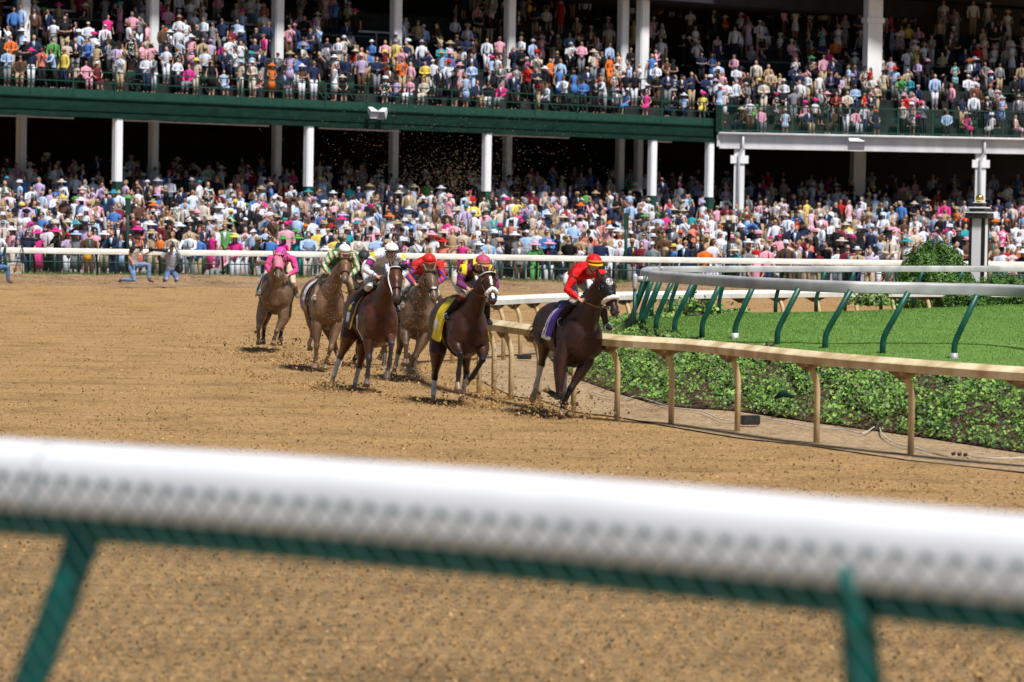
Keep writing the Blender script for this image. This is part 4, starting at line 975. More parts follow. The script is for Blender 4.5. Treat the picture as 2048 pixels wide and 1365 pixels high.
    # saddle cloth hanging on both flanks
    if cloth:
        u0, u1, wl = cloth.get('u', (-.62, -.02, 1.05)); nu, na = 16, 40; vs_, cc = [], []
        amax = cloth.get('amax', 2.05); 
        for i in range(nu + 1):
            for j in range(na + 1):
                u = lerp(u0, u1, i / nu); s_ = lerp(-1, 1, j / na); a = s_ * amax; sk_ = cloth.get('skew', .10) * abs(s_)
                c_, hh, ww = trunk_at(u - sk_, 0, 1); ww *= wd
                infl = .022 + .010 * math.sin(u * 23 + s_ * 5) * abs(s_)
                aa = min(abs(a), 1.45); y = (ww + infl) * math.sin(aa) * (1 if s_ >= 0 else -1); z = c_ + lift + (hh + infl) * math.cos(aa)
                if abs(a) > 1.45: ex = (abs(a) - 1.45) * .34; z -= ex; y += (1 if s_ >= 0 else -1) * (.012 + ex * .16)
                vs_.append(fr_.P(u - sk_, y, z + (0.035 if abs(s_) < .25 else 0))); cc.append(cloth['col'](i / nu, s_))
        fs_ = [(i * (na + 1) + j, i * (na + 1) + j + 1, (i + 1) * (na + 1) + j + 1, (i + 1) * (na + 1) + j) for i in range(nu) for j in range(na)]
        me = bpy.data.meshes.new('saddle_cloth'); me.from_pydata([tuple(v) for v in vs_], [], fs_); setcol(me, np.array(cc)); o = link('saddle_cloth', me, M['cloth'], R)
        md2 = o.modifiers.new('t', 'SOLIDIFY'); md2.thickness = .006
    if sadd:
        g = MB(); c_, hh, ww = trunk_at(-.2, 0, 1)
        g.tube([fr_.P(-.46, 0, 1.62 + lift), fr_.P(-.35, 0, 1.61 + lift), fr_.P(-.2, 0, 1.61 + lift), fr_.P(-.08, 0, 1.65 + lift)], [(.10, .03), (.15, .035), (.13, .035), (.07, .05)], side=S, n=14); g.build('saddle', M['black'], R)
        g = MB(); c_, hh, ww = trunk_at(.02, 0, 1); g.tube([fr_.P(.02, (ww * wd + .012) * math.sin(a), c_ + lift + (hh + .012) * math.cos(a)) for a in np.linspace(0, math.tau, 30, endpoint=False)], (.03, .008) if False else .016, n=6, closed=True); g.build('girth', M['cable'] if cloth and cloth.get('whitegirth') else M['black'], R)
    return dict(fr=fr_, R=R, hp=hp, poll=poll, A=A, side=side, Nf=Nf, k=k_, bridle=bd, strap=strap)

def hand(m, wrist, dr, side, curl, r=1.0):
    """palm, four unequal bent fingers and a thumb leaving the side of the palm"""
    dr = dr.normalized(); side = (side - dr * side.dot(dr)).normalized(); nn = dr.cross(side)
    pc = wrist + dr * .045 * r
    m.tube([wrist, wrist + dr * .03 * r, wrist + dr * .085 * r], [(.024, .018), (.036 * r, .016), (.038 * r, .013)], side=side, n=10, name='hand')
    for i, (o, L_) in enumerate(((-.029, .066), (-.010, .076), (.010, .072), (.028, .056))):
        b = wrist + dr * .085 * r + side * o * r; d1 = (dr * math.cos(curl * .5) - nn * math.sin(curl * .5)); d2 = (dr * math.cos(curl * 1.2) - nn * math.sin(curl * 1.2)); d3 = (dr * math.cos(curl * 1.9) - nn * math.sin(curl * 1.9))
        p1 = b + d1 * L_ * .42; p2 = p1 + d2 * L_ * .33; p3 = p2 + d3 * L_ * .25
        m.tube([b - dr * .015, b, p1, p2, p3], [.0095, .0095, .0088, .0082, .0065], n=7, name='hand')
    tb_ = wrist + dr * .025 - side * .03; t1 = tb_ + (dr * .6 - side * .55 - nn * .4).normalized() * .036; t2 = t1 + (dr * .9 - nn * .6).normalized() * .032
    m.tube([tb_ + side * .012, tb_, t1, t2], [.013, .012, .0105, .008], n=7, name='hand')

def figure(label, cat, J, top, legsc, boots=None, sleeve=1.0, helmet=None, goggles=True, hair=None, hat=None, skin=(0.50, 0.28, 0.19), group=None, male=True, mud=0.0, vest=None, bootlen=1.0, face=None, lensy=None):
    V3 = {k: Vector(v) for k, v in J.items()}
    H = V3['head']; fw = V3['face'].normalized(); up = V3.get('up', Vector((0, 0, 1))); sd_ = fw.cross(up).normalized() * -1; up = (up - fw * up.dot(fw)).normalized()
    # sd_ = figure's left
    sd_ = up.cross(fw).normalized()
    shc = (V3['shL'] + V3['shR']) / 2; hc = (V3['hipL'] + V3['hipR']) / 2; SL = (V3['shL'] - V3['shR']).normalized(); HL = (V3['hipL'] - V3['hipR']).normalized()
    sp = (shc - hc); spn = sp.normalized(); back = SL.cross(spn).normalized()
    if back.dot(fw) > 0: back = -back
    R = None
    m = MB()
    m.ball(H, (.074, .094, .112), n=16, axis=up, side=sd_, name='head'); m.ball(H + fw * .028 - up * .055, (.052, .055, .06), n=12, axis=up, side=sd_, name='head')
    m.tube([H + fw * .088 + up * .012, H + fw * .106 - up * .02, H + fw * .092 - up * .034], [(.009, .008), (.014, .012), (.010, .006)], side=sd_, n=8, name='head')
    for s_ in (-1, 1): m.ball(H + sd_ * (.076 * s_) - up * .01 - fw * .008, (.010, .018, .03), n=8, axis=up, side=sd_, name='head')
    m.tube([H + fw * .086 - up * .062 - sd_ * .02, H + fw * .092 - up * .062, H + fw * .086 - up * .062 + sd_ * .02], [.006, .008, .006], n=6, name='lips')
    nk = shc + spn * .03
    m.tube([H - up * .07 - fw * .02, nk.lerp(H, .3), nk - spn * .05], [(.052, .055), (.056, .058), (.08, .07)], side=sd_, n=12, name='neck')
    bend = back * V3.get('arch', Vector((.05, 0, 0))).x
    def torso(k=0.0): return ([hc - spn * .06, hc + spn * .02, hc.lerp(shc, .3) + bend * .8, hc.lerp(shc, .6) + bend, hc.lerp(shc, .88) + bend * .6, shc + spn * .02], [(.10 + k, .09 + k), (.155 + k, .115 + k), (.135 + k, .105 + k), (.16 + k, .12 + k), (.17 + k, .115 + k), (.10 + k, .075 + k)])
    tp, tr = torso(); m.tube(tp, tr, side=SL, n=18, name='torso')
    for s_, a, b_, c in ((1, 'shL', 'elL', 'haL'), (-1, 'shR', 'elR', 'haR')):
        m.tube([shc.lerp(V3[a], .6), V3[a], V3[a].lerp(V3[b_], .4), V3[b_], V3[b_].lerp(V3[c], .35), V3[c]], [.055, .058, .048, .038, .040, .026], n=12, name='arm')
        hand(m, V3[c], (V3[c] - V3[b_]), (SL * s_), V3.get('curl', Vector((1.1, 0, 0))).x)
    for a, b_, c, d_ in (('hipL', 'knL', 'anL', 'toL'), ('hipR', 'knR', 'anR', 'toR')):
        m.tube([hc.lerp(V3[a], .7), V3[a].lerp(V3[b_], .2), V3[a].lerp(V3[b_], .6), V3[b_], V3[b_].lerp(V3[c], .3), V3[b_].lerp(V3[c], .75), V3[c]], [.09, .085, .068, .052, .054, .036, .034], n=12, name='leg')
        m.tube([V3[c], V3[c].lerp(V3[d_], .5) - up * .01, V3[d_]], [(.036, .04), (.038, .034), (.034, .02)], side=HL, n=10, name='foot')
    me = m.remesh('person', 0.0105, 1); co = coords(me); col = np.ones((len(co), 4)); col[:, :3] = skin; col[:, 3] = 0
    idx, tt = m.classify(co); nm = np.array([t[0] for t in m.tubes], dtype=object)[idx]; col[nm == 'lips', :3] = (0.38, 0.12, 0.10)
    setcol(me, col)
    o = link('person', me, M['clothmud']); o['label'] = label; o['category'] = cat
    if group: o['group'] = group
    def child(mb, name, cfun, vox=.0135, sm=2, mat='clothmud'):
        me = mb.remesh(name, vox, sm); co = coords(me); idx, tt = mb.classify(co); names = [mb.tubes[i][0] for i in idx]
        if callable(cfun): cl = np.array([cfun(names[i], tt[i], co[i], V3) for i in range(len(co))])
        else: cl = np.tile(np.array(cfun), (len(co), 1))
        c4 = np.ones((len(co), 4)); c4[:, :3] = cl; c4[:, 3] = mud; setcol(me, c4); c = link(name, me, M[mat]); c.parent = o; return c
    t = MB(); tp, tr = torso(.016); t.tube(tp, tr, side=SL, n=20, name='torso')
    t.tube([nk - spn * .04, nk.lerp(H, .22)], [(.085, .08), (.068, .07)], side=sd_, n=12, name='collar')
    for s_, a, b_, c in ((1, 'shL', 'elL', 'haL'), (-1, 'shR', 'elR', 'haR')):
        nmx = 'sleeveL' if s_ > 0 else 'sleeveR'
        pts = [shc.lerp(V3[a], .55), V3[a], V3[a].lerp(V3[b_], .5), V3[b_], V3[b_].lerp(V3[c], .5), V3[b_].lerp(V3[c], .93)]; rd = [.078, .080, .070, .058, .054, .036]
        if sleeve < 1: pts = pts[:3]; rd = rd[:3]
        t.tube(pts, rd, n=14, name=nmx)
    child(t, 'shirt' if not helmet else 'racing_silks', top)
    t = MB(); 
    t.tube([hc + spn * .10, hc, hc - spn * .07], [(.150, .125), (.168, .135), (.12, .10)], side=SL, n=18, name='seat')
    for a, b_, c in (('hipL', 'knL', 'anL'), ('hipR', 'knR', 'anR')):
        ke = .25 if boots else .97
        pts = [hc.lerp(V3[a], .7), V3[a].lerp(V3[b_], .25), V3[a].lerp(V3[b_], .65), V3[b_]] + ([V3[b_].lerp(V3[c], ke)] if boots else [V3[b_].lerp(V3[c], .4), V3[b_].lerp(V3[c], .97)])
        t.tube(pts, [.115, .105, .085, .066, .062] if boots else [.115, .105, .088, .072, .068, .058], n=14, name='leg')
    child(t, 'breeches' if helmet else 'trousers', legsc)
    for a, b_, c, d_ in (('hipL', 'knL', 'anL', 'toL'), ('hipR', 'knR', 'anR', 'toR')):
        t = MB(); 
        if boots: t.tube([V3[b_].lerp(V3[c], .14), V3[b_].lerp(V3[c], .35), V3[b_].lerp(V3[c], .75), V3[c]], [.066, .066, .050, .046], n=14, name='boot')
        t.tube([V3[c], V3[c].lerp(V3[d_], .5) - up * .01, V3[d_], V3[d_] + (V3[d_] - V3[c]) * .15], [(.046, .05), (.046, .042), (.042, .03), (.02, .015)], side=HL, n=12, name='shoe')
        child(t, 'boot' if boots else 'shoe', boots or (0.10, 0.05, 0.03), .012, 1)
    if helmet:
        g = MB(); c = H + up * .052 - fw * .012; vs_, cc = [], []
        nn, mm = 28, 12
        for i in range(mm + 1):
            ph = (math.pi * .53) * i / mm
            for j in range(nn):
                a = math.tau * j / nn; p = c + up * (math.cos(ph) * .108) + (sd_ * math.cos(a) * .116 + fw * math.sin(a) * .140) * math.sin(ph)
                vs_.append(p); cc.append(helmet['col'](ph / (math.pi * .53), a))
        fs_ = [(i * nn + j, i * nn + (j + 1) % nn, (i + 1) * nn + (j + 1) % nn, (i + 1) * nn + j) for i in range(mm) for j in range(nn)]
        me = bpy.data.meshes.new('helmet'); me.from_pydata([tuple(v) for v in vs_], [], fs_); setcol(me, np.array(cc)); hm = link('helmet', me, M['cloth']); hm.parent = o
        md_ = hm.modifiers.new('t', 'SOLIDIFY'); md_.thickness = .008; md_.offset = -1
        g = MB(); base = c - up * .012
        vs_ = []
        for j in range(13):
            a = lerp(.35, math.pi - .35, j / 12); r_ = 1 + 0.0
            vs_ += [base + sd_ * math.cos(a) * .118 + fw * math.sin(a) * .142 - up * .012, base + sd_ * math.cos(a) * .128 + fw * (math.sin(a) * .150 + .05 * math.sin(a) ** 2) - up * .030]
        g.add(vs_, [(2 * j, 2 * j + 1, 2 * j + 3, 2 * j + 2) for j in range(12)]); me = g.mesh('peak'); setcol(me, np.tile(np.array([*helmet.get('peak', (.02, .02, .02)), 1]), (len(me.vertices), 1))); pk = link('peak', me, M['cloth']); pk.parent = hm
        md_ = pk.modifiers.new('t', 'SOLIDIFY'); md_.thickness = .006
        if helmet.get('pom'):
            g = MB(); g.ball(c + up * .113, (.026, .026, .020), n=10, axis=up); me = g.mesh('button'); setcol(me, np.tile(np.array([*helmet['pom'], 1]), (len(me.vertices), 1))); q = link('button', me, M['cloth']); q.parent = hm
        for s_ in (-1, 1):
            g = MB(); g.tube([c + sd_ * .112 * s_ - up * .03, H + sd_ * .078 * s_ - up * .06 + fw * .02, H + sd_ * .03 * s_ - up * .115 + fw * .045], .006, n=5); q = g.build('chin_strap', M['black']); q.parent = hm
    if goggles:
        g = MB(); e = H + up * .022 + fw * .078
        for s_ in (-1, 1): g.ball(e + sd_ * .034 * s_ + fw * .012, (.030, .018, .024), n=12, axis=up, side=sd_)
        n_ = 20; g.tube([H + up * .026 + sd_ * math.cos(a) * .082 + fw * math.sin(a) * .102 for a in np.linspace(0, math.tau, n_, endpoint=False)], .008, n=5, closed=True)
        q = g.build('goggles', M['black']); q.parent = o
        if lensy: q['label'] = lensy
    else:
        for s_ in (-1, 1):
            g = MB(); g.ball(H + up * .018 + fw * .086 + sd_ * .032 * s_, .010, n=8); q = g.build('eye', M['black']); q.parent = o
    if hair:
        g = MB(); g.ball(H + up * .018 - fw * .018, (.083, .098, .108), n=14, axis=up, side=sd_)
        me = g.mesh('hair'); setcol(me, np.tile(np.array([*hair, 1]), (len(me.vertices), 1))); q = link('hair', me, M['hair']); q.parent = o
    if hat:
        g = MB(); hh = H + up * .055
        if hat[0] == 'cap':
            g.tube([hh - up * .02, hh + up * .03, hh + up * .07], [(.088, .108), (.085, .10), (.04, .05)], side=sd_, n=16); g.tube([hh + fw * .07 - up * .005, hh + fw * .17 - up * .02], [(.07, .008), (.05, .006)], side=sd_, n=10)
        else:
            g.tube([hh - up * .01, hh + up * .05, hh + up * .10], [(.09, .11), (.085, .10), (.06, .07)], side=sd_, n=16); g.tube([hh - up * .012, hh + up * .0], [(.18, .20), (.17, .19)], side=sd_, n=20)
        me = g.mesh('hat'); setcol(me, np.tile(np.array([*hat[1], 1]), (len(me.vertices), 1))); q = link('hat', me, M['cloth']); q.parent = o
    if vest:
        t = MB(); tp, tr = torso(.034); t.tube(tp[1:], tr[1:], side=SL, n=18, name='vest'); child(t, 'vest', vest)
    return o, V3, dict(sd=sd_, up=up, fw=fw, H=H)

def jockey(h, label, helm, head, face, sh, el, ha, hip, kn, an, silks, breeches, boots, helmet, **kw):
    """every joint given as (x, y, u) read on the photograph; only the near-side ones where the far side is hidden"""
    f = h['fr']; J = {}
    J['head'] = f.px(*head); J['face'] = f.Fv * face[0] + f.L * face[1] + Vector((0, 0, face[2])); J['up'] = f.Fv * .35 + Vector((0, 0, 1))
    for nm, pr in (('sh', sh), ('el', el), ('ha', ha), ('hip', hip), ('kn', kn), ('an', an)):
        J[nm + 'R'] = f.px(*pr[0]); J[nm + 'L'] = f.px(*pr[1])
    for s_, vv in (('R', -1), ('L', 1)):
        for nm, pr, mg in (('kn', kn, .03), ('an', an, .045)):
            x_, y_, u_ = pr[0] if s_ == 'R' else pr[1]; q = J[nm + s_]
            for _ in range(60):
                uu, v2, w2 = f.loc(q); c_, hh, ww = trunk_at(min(max(uu, -1.1), .5), 0, 1); lim = ww * 1.08 * math.sqrt(max(.12, 1 - ((w2 - c_) / hh) ** 2)) + mg
                if v2 * vv >= lim: break
                u_ += .02; q = f.px(x_, y_, u_)
                if u_ > .50: break
            uu, v2, w2 = f.loc(q)
            if v2 * vv < lim: q = f.P(min(uu, .25), vv * lim, w2)
            J[nm + s_] = q
    for s_ in 'RL': J['to' + s_] = J['an' + s_] + f.Fv * .13 + Vector((0, 0, -.05)) + f.L * (.02 if s_ == 'L' else -.02)
    J['arch'] = Vector((.07, 0, 0)); J['curl'] = Vector((1.35, 0, 0))
    o, V3, fr_ = figure(label, 'jockey', J, silks, breeches, boots, helmet=helmet, **kw)
    # reins from bit to hands, stirrups
    for sgn, hk in ((1, 'haL'), (-1, 'haR')):
        g = MB(); a = h['hp'](.50, sgn * 1.45, .014); b = V3[hk] + (V3[hk] - V3['el' + hk[-1]]).normalized() * .07
        mid = a.lerp(b, .5) + Vector((0, 0, -.03)); g.tube([a, mid, b], .009, n=5); r = g.build('reins', M['leather'] if h.get('tanrein', True) else M['black'], h['R'])
        s = MB(); c = V3['an' + hk[-1]].lerp(V3['to' + hk[-1]], .55) + Vector((0, 0, -.035)); s.tube([c + f.L * (math.cos(a_) * .055) + Vector((0, 0, math.sin(a_) * .06 + .03)) for a_ in np.linspace(0, math.tau, 12, endpoint=False)], .006, n=5, closed=True); s.tube([c + Vector((0, 0, .09)), f.P(-.15, (.17 if hk[-1] == 'L' else -.17), 1.55)], .007, n=4); s.build('stirrup', M['alu'], h['R'])
    return o, V3, fr_
def whip(V, key, tip, f, lb):
    a = V[key] + (V[key] - V['el' + key[-1]]).normalized() * .06; b = f.px(*tip); d_ = (a - b).normalized(); g = MB()
    g.tube([a + d_ * .10, a, a.lerp(b, .25), b], [.011, .011, .008, .006], n=7); g.tube([b + d_ * .12, b], [(.014, .005), (.016, .005)], n=6)
    o = g.build('riding_whip', M['black']); tag(o, lb, 'whip')
def text_obj(body, size, origin, right, up_, mat, parent, name='lettering', ext=.002, bold=.0):
    cu = bpy.data.curves.new(name, 'FONT'); cu.body = body; cu.size = size; cu.extrude = ext; cu.align_x = 'CENTER'; cu.align_y = 'CENTER'; cu.offset = bold
    t = bpy.data.objects.new('t', cu); COL.objects.link(t); dg = bpy.context.evaluated_depsgraph_get(); me = bpy.data.meshes.new_from_object(t.evaluated_get(dg)); bpy.data.objects.remove(t)
    r = Vector(right).normalized(); u_ = Vector(up_); u_ = (u_ - r * u_.dot(r)).normalized(); n_ = r.cross(u_); Mx = Matrix(((r.x, u_.x, n_.x, origin[0]), (r.y, u_.y, n_.y, origin[1]), (r.z, u_.z, n_.z, origin[2]), (0, 0, 0, 1)))
    me.transform(Mx); me.materials.clear(); o = link(name, me, mat, None, False)
    if parent is not None:
        o.parent = parent
        if parent.type == 'EMPTY': o.matrix_parent_inverse = Matrix.Translation(-Vector(parent.location))
    return o
def solid(c): return c
W_ = (0.78, 0.77, 0.76)
# ---- 1: leading dark bay, red silks
def col_lead(i, s): 
    if i < .10 or abs(abs(s) - .97) < .035: return (0.78, 0.78, 0.80)
    if i < .34 and abs(s) > .25 and i > .20: return (0.72, 0.72, 0.76)
    return (0.08, 0.035, 0.26)
H1 = horse('dark brown leading racehorse with black hood and white fleece noseband galloping beside the cream rail', 1152, 55.8, 20,
    ((1211, 556, .92), (1231, 628, 1.16)),
    {'FR': [(1120, 722, .30), (1118, 796, .42), (1104, 788, .20), (1088, 776, .10)],
     'FL': [(1172, 728, .34), (1141, 779, .40), (1126, 810, .34), (1120, 834, .36)],
     'HR': [(1090, 684, -.66), (1083, 730, -1.02), (1072, 774, -.86), (1064, 802, -.80)],
     'HL': [(1128, 700, -.66), (1130, 742, -.95), (1128, 782, -.72), (1126, 806, -.62)]},
    (0.034, 0.014, 0.010), lift=.09, socks={'HR': 1.0, 'HL': .9}, points=(.010, .008, .009), roll=True, strap=(.10, .025, .015), mane=(.01, .008, .008), cheek=.0,
    hood=dict(t1=.315, col=lambda t, a: (.012, .012, .014), cups=True),
    cloth=dict(col=col_lead, u=(-.26, .08, 1.0), amax=1.85), tailspec=None)
f = H1['fr']; hp = H1['hp']
# round white emblem with two letters on the hood
c = hp(.11, .0, .018); up_ = -H1['A']; rt = H1['side']; nf = H1['Nf']
g = MB(); g.tube([c, c + nf * .004], [(.056, .056)] * 2, side=rt, n=28); em = g.build('emblem', M['cover_white'], H1['R'])
text_obj('DP', .075, c + nf * .007, rt, up_, M['black'], H1['R'], 'emblem_letters', .001, .001)
# white blinker cups' rims
def silk_red(nm, t, co, V):
    if nm in ('sleeveR',) and 1.55 < t < 1.72: return (.05, .01, .01)
    return (.62, .008, .010)
def helm_red(k, a): return (.80, .42, .02) if .80 < k < .90 else (.60, .008, .012)
J1 = dict(head=(1188, 530, .62), face=(1, .05, -.16), sh=((1152, 545, .36), (1203, 548, .36)), el=((1134, 581, .40), (1216, 585, .42)), ha=((1158, 598, .58), (1196, 603, .60)),
          hip=((1136, 556, -.38), (1164, 560, -.38)), kn=((1150, 598, .10), (1203, 605, .12)), an=((1120, 640, -.22), (1212, 650, -.20)))
o1, V1, F1 = jockey(H1, 'jockey in red silks and yellow-banded red helmet crouched on the leading horse', None, J1['head'], J1['face'], J1['sh'], J1['el'], J1['ha'], J1['hip'], J1['kn'], J1['an'],
    silk_red, (.76, .74, .76), (.012, .012, .014), dict(col=helm_red, peak=(.75, .40, .02)), skin=(.55, .30, .21))
whip(V1, 'haR', (1078, 627, -.35), f, 'long black whip held back by the jockey in red')
rt = (V1['shL'] - V1['shR']).normalized(); cc_ = (V1['shL'] + V1['shR']) / 2
nrm = f.Fv
text_obj('FOR', .085, cc_.lerp((V1['hipL'] + V1['hipR']) / 2, .38) + f.Fv * .15 + Vector((0, 0, -.02)), rt, (0, 0, 1), M['cover_white'], o1, 'silks_lettering', .004, .001)
# ---- 2: dark bay with the yellow cloth
def col_yel(i, s):
    if s < -.62 and s > -.80 and .12 < i < .55: return (.74, .78, .82)
    return (.80, .62, .015)
def blaze2(t, s): return (abs(s) < .017 + .010 * (t < .10) and .02 < t < .30) or (abs(s) < .020 and t > .46 and t < .56)
H2 = horse('dark bay racehorse with a white blaze, yellow saddle cloth and fluffy white noseband', 930, 58.6, 15,
    ((977, 546, .96), (986, 604, 1.24)),
    {'FR': [(908, 684, .34), (921, 709, .62), (917, 750, .56), (915, 782, .58)],
     'FL': [(966, 700, .36), (965, 720, .66), (944, 755, .46), (930, 766, .34)],
     'HR': [(875, 705, -.62), (869, 757, -1.02), (867, 788, -.92), (866, 811, -.86)],
     'HL': [(930, 700, -.62), (933, 747, -.96), (926, 784, -.72), (921, 806, -.66)]},
    (0.050, 0.019, 0.012), lift=.07, socks={'HR': 1.02, 'HL': .4}, points=(.016, .015, .019), blaze=blaze2, roll='v', strap=(.06, .02, .03), cloth=dict(col=col_yel, u=(-.42, .12, 1.0), amax=2.25, skew=.06))
f = H2['fr']
g = MB(); n = 18; g.tube([H2['hp'](.035, a, .016) for a in np.linspace(-1.5, 1.5, n)], .010, n=6); g.build('browband', M['cover_white'], H2['R'])
def silk_mar(nm, t, co, V):
    if nm in ('sleeveR', 'sleeveL') and .6 < t < 1.75: return (.80, .60, .02)
    if nm == 'torso' and t > 3.2 and math.sin(co[0] * 40) > .15 and t < 4.6: return (.80, .60, .02)
    if nm == 'torso': return (.055, .012, .035)
    return (.17, .03, .13)
def helm_mar(k, a): return (.62, .30, .12) if k > .86 else (.46, .07, .14)
o2, V2, F2 = jockey(H2, 'jockey in maroon silks with yellow patches riding the yellow-clothed horse', None, (966, 530, .66), (1, .05, -.20), ((927, 537, .34), (980, 538, .34)), ((919, 568, .40), (992, 574, .42)), ((936, 578, .58), (972, 585, .60)),
    ((912, 552, -.36), (942, 556, -.36)), ((926, 592, .10), (972, 600, .14)), ((893, 630, -.28), (975, 640, -.2)), silk_mar, lambda nm, t, co, V: (.30, .02, .035) if nm == 'leg' and t > 3.05 else (.66, .60, .52), (.012, .012, .014), dict(col=helm_mar, peak=(.50, .24, .09)), skin=(.50, .28, .20))
text_obj('4', .12, V2['shR'] + (V2['elR'] - V2['shR']) * .12 - f.L * .06 + f.Fv * .07, f.L, (0, 0, 1), M['black'], o2, 'sleeve_number', .003, .003)
# ---- 3: bright bay, white silks
def col_blk(i, s):
    if -.95 < s < -.88 or i > .93: return (.60, .33, .03) if i > .93 else (.03, .03, .03)
    if -.86 < s < -.66 and .10 < i < .45: return (.78, .80, .84)
    if -.62 < s < -.52 and .10 < i < .34: return (.80, .62, .02)
    return (.012, .012, .014)
H3 = horse('bright bay racehorse with a black saddle cloth and white-edged bridle, white socks behind', 752, 62.0, 16,
    ((792, 536, .96), (793, 600, 1.28)),
    {'FR': [(738, 676, .34), (738, 719, .50), (735, 752, .46), (732, 772, .50)],
     'FL': [(780, 670, .36), (783, 688, .70), (779, 728, .60), (772, 758, .56)],
     'HR': [(696, 676, -.62), (680, 716, -1.02), (668, 750, -.90), (661, 776, -.86)],
     'HL': [(728, 690, -.62), (718, 736, -.96), (711, 764, -.74), (707, 784, -.66)]},
    (0.080, 0.024, 0.012), lift=.07, socks={'HR': 1.02, 'HL': .9}, points=(.045, .040, .050), strap=(.012, .012, .014), mane=(.012, .01, .01), mud=.12, cloth=dict(col=col_blk, u=(-.40, .06, 1.0), amax=2.15), hoofc=(.12, .10, .09), fl=.26)
f = H3['fr']
g = MB()
for s_ in (-1,): g.tube([H3['hp'](t, s_ * 1.35, .018) for t in (.0, .1, .2, .3, .4, .48)], .010, n=6)
g.tube([H3['hp'](.02, a, .016) for a in np.linspace(-1.4, .9, 12)], .010, n=6); g.build('white_strap', M['cover_white'], H3['R'])
g = MB(); g.tube([f.P(.05, -.20, 1.50), f.P(.07, -.325, 1.25), f.P(.05, -.315, 1.05), f.P(.08, -.22, .86), f.P(.1, -.1, .80)], [(.02, .008), (.026, .008), (.026, .008), (.024, .008), (.02, .008)], side=f.Fv, n=8); g.build('girth_strap', M['cover_white'], H3['R'])
def silk_white(nm, t, co, V):
    if nm in ('sleeveR', 'sleeveL'):
        if 1.62 < t < 1.80: return (.02, .05, .03)
        if 1.80 <= t < 2.25: return (.42, .02, .26)
        if 2.25 <= t < 2.45: return (.02, .05, .03)
        if 4.55 < t < 4.75: return (.08, .14, .35)
        if .9 < t < 1.4: return (.70, .55, .03)
    return (.70, .70, .80)
o3, V3_, F3 = jockey(H3, 'jockey in white silks with magenta armbands on the bright bay', None, (783, 505, .66), (1, .05, -.16), ((748, 512, .34), (802, 515, .36)), ((731, 541, .40), (812, 545, .44)), ((753, 553, .58), (788, 562, .62)),
    ((733, 530, -.36), (764, 534, -.36)), ((738, 574, .10), (795, 580, .12)), ((709, 607, -.26), (790, 615, -.2)), silk_white, (.76, .75, .76), (.012, .012, .014), dict(col=lambda k, a: (.50, .42, .28) if k > .90 else (.78, .77, .75), peak=(.02, .02, .03), pom=(.75, .72, .66)), skin=(.55, .32, .23))
whip(V3_, 'haR', (691, 586, -.45), f, 'black whip held back by the jockey in white silks')
# ---- 4: muddy bay, red and blue silks
H4 = horse('mud-spattered bay racehorse following behind, between the bright bay and the yellow-clothed horse', 836, 65.8, 6,
    ((861, 543, 1.0), (869, 600, 1.30)),
    {'FR': [(811, 668, .36), (812, 690, .60), (812, 714, .56), (808, 730, .58)],
     'FL': [(848, 676, .36), (828, 716, .50), (824, 732, .36), (822, 712, .20)],
     'HR': [(806, 668, -.62), (797, 706, -.98), (791, 732, -.86), (786, 752, -.80)],
     'HL': [(846, 678, -.62), (832, 712, -.92), (826, 742, -.70), (821, 762, -.62)]},
    (0.09, 0.042, 0.022), lift=.06, socks={'HR': .7, 'HL': .7}, points=(.05, .04, .038), strap=(.05, .03, .03), mud=1.0, cloth=dict(col=lambda i, s: (.55, .45, .35), u=(-.60, -.05, 1.0), amax=1.7), hoofc=(.16, .13, .11))
g = MB(); c = H4['hp'](.40, 0.1, .012); g.ball(c, (.05, .02, .022), n=10, side=H4['side'], axis=H4['A']); g.build('nose_patch', M['cover_white'], H4['bridle'])
def silk_rb(nm, t, co, V):
    if nm in ('sleeveR', 'sleeveL') and t > 1.7: return (.03, .05, .38) if math.sin(co[0] * 70 + co[2] * 50) > .1 else (.62, .03, .015)
    if nm == 'torso' and t < 1.5: return (.70, .66, .66)
    return (.62, .012, .010)
o4, V4, F4 = jockey(H4, 'jockey in bright red silks with blue cuffs and red helmet, face hidden by dark goggles', None, (858, 525, .70), (1, .0, -.2), ((832, 528, .36), (880, 530, .36)), ((817, 555, .44), (886, 558, .44)), ((830, 568, .62), (864, 572, .64)),
    ((822, 546, -.36), (856, 548, -.36)), ((814, 584, .08), (872, 586, .08)), ((806, 610, -.22), (886, 608, -.2)), silk_rb, (.66, .60, .52), (.14, .10, .06), dict(col=lambda k, a: (.62, .02, .015), peak=(.4, .02, .02)), skin=(.42, .24, .16), mud=.25)
# ---- 5: muddy chestnut, green and cream silks
def blaze5(t, s): return (abs(s) + abs(t - .10) * .8 < .028)
H5 = horse('chestnut racehorse with a small white star, covered in flying mud, behind the bright bay', 652, 68.8, 12,
    ((692, 519, 1.0), (689, 562, 1.36)),
    {'FR': [(634, 655, .36), (633, 694, .46), (631, 722, .42), (628, 739, .44)],
     'FL': [(672, 656, .36), (661, 698, .52), (653, 724, .44), (649, 739, .42)],
     'HR': [(628, 650, -.62), (625, 670, -1.0), (618, 688, -.96), (620, 701, -1.0)],
     'HL': [(660, 662, -.62), (672, 700, -.92), (680, 726, -.72), (676, 742, -.66)]},
    (0.155, 0.062, 0.028), lift=.08, socks={'HR': .8, 'HL': .5}, points=(.12, .06, .035), blaze=blaze5, strap=(.05, .03, .02), mud=1.0, mane=(.05, .025, .012), cloth=dict(col=lambda i, s: (.70, .68, .74) if abs(s) < .8 else (.20, .15, .38), u=(-.40, -.10, 1.0), amax=1.9), hoofc=(.2, .15, .1))
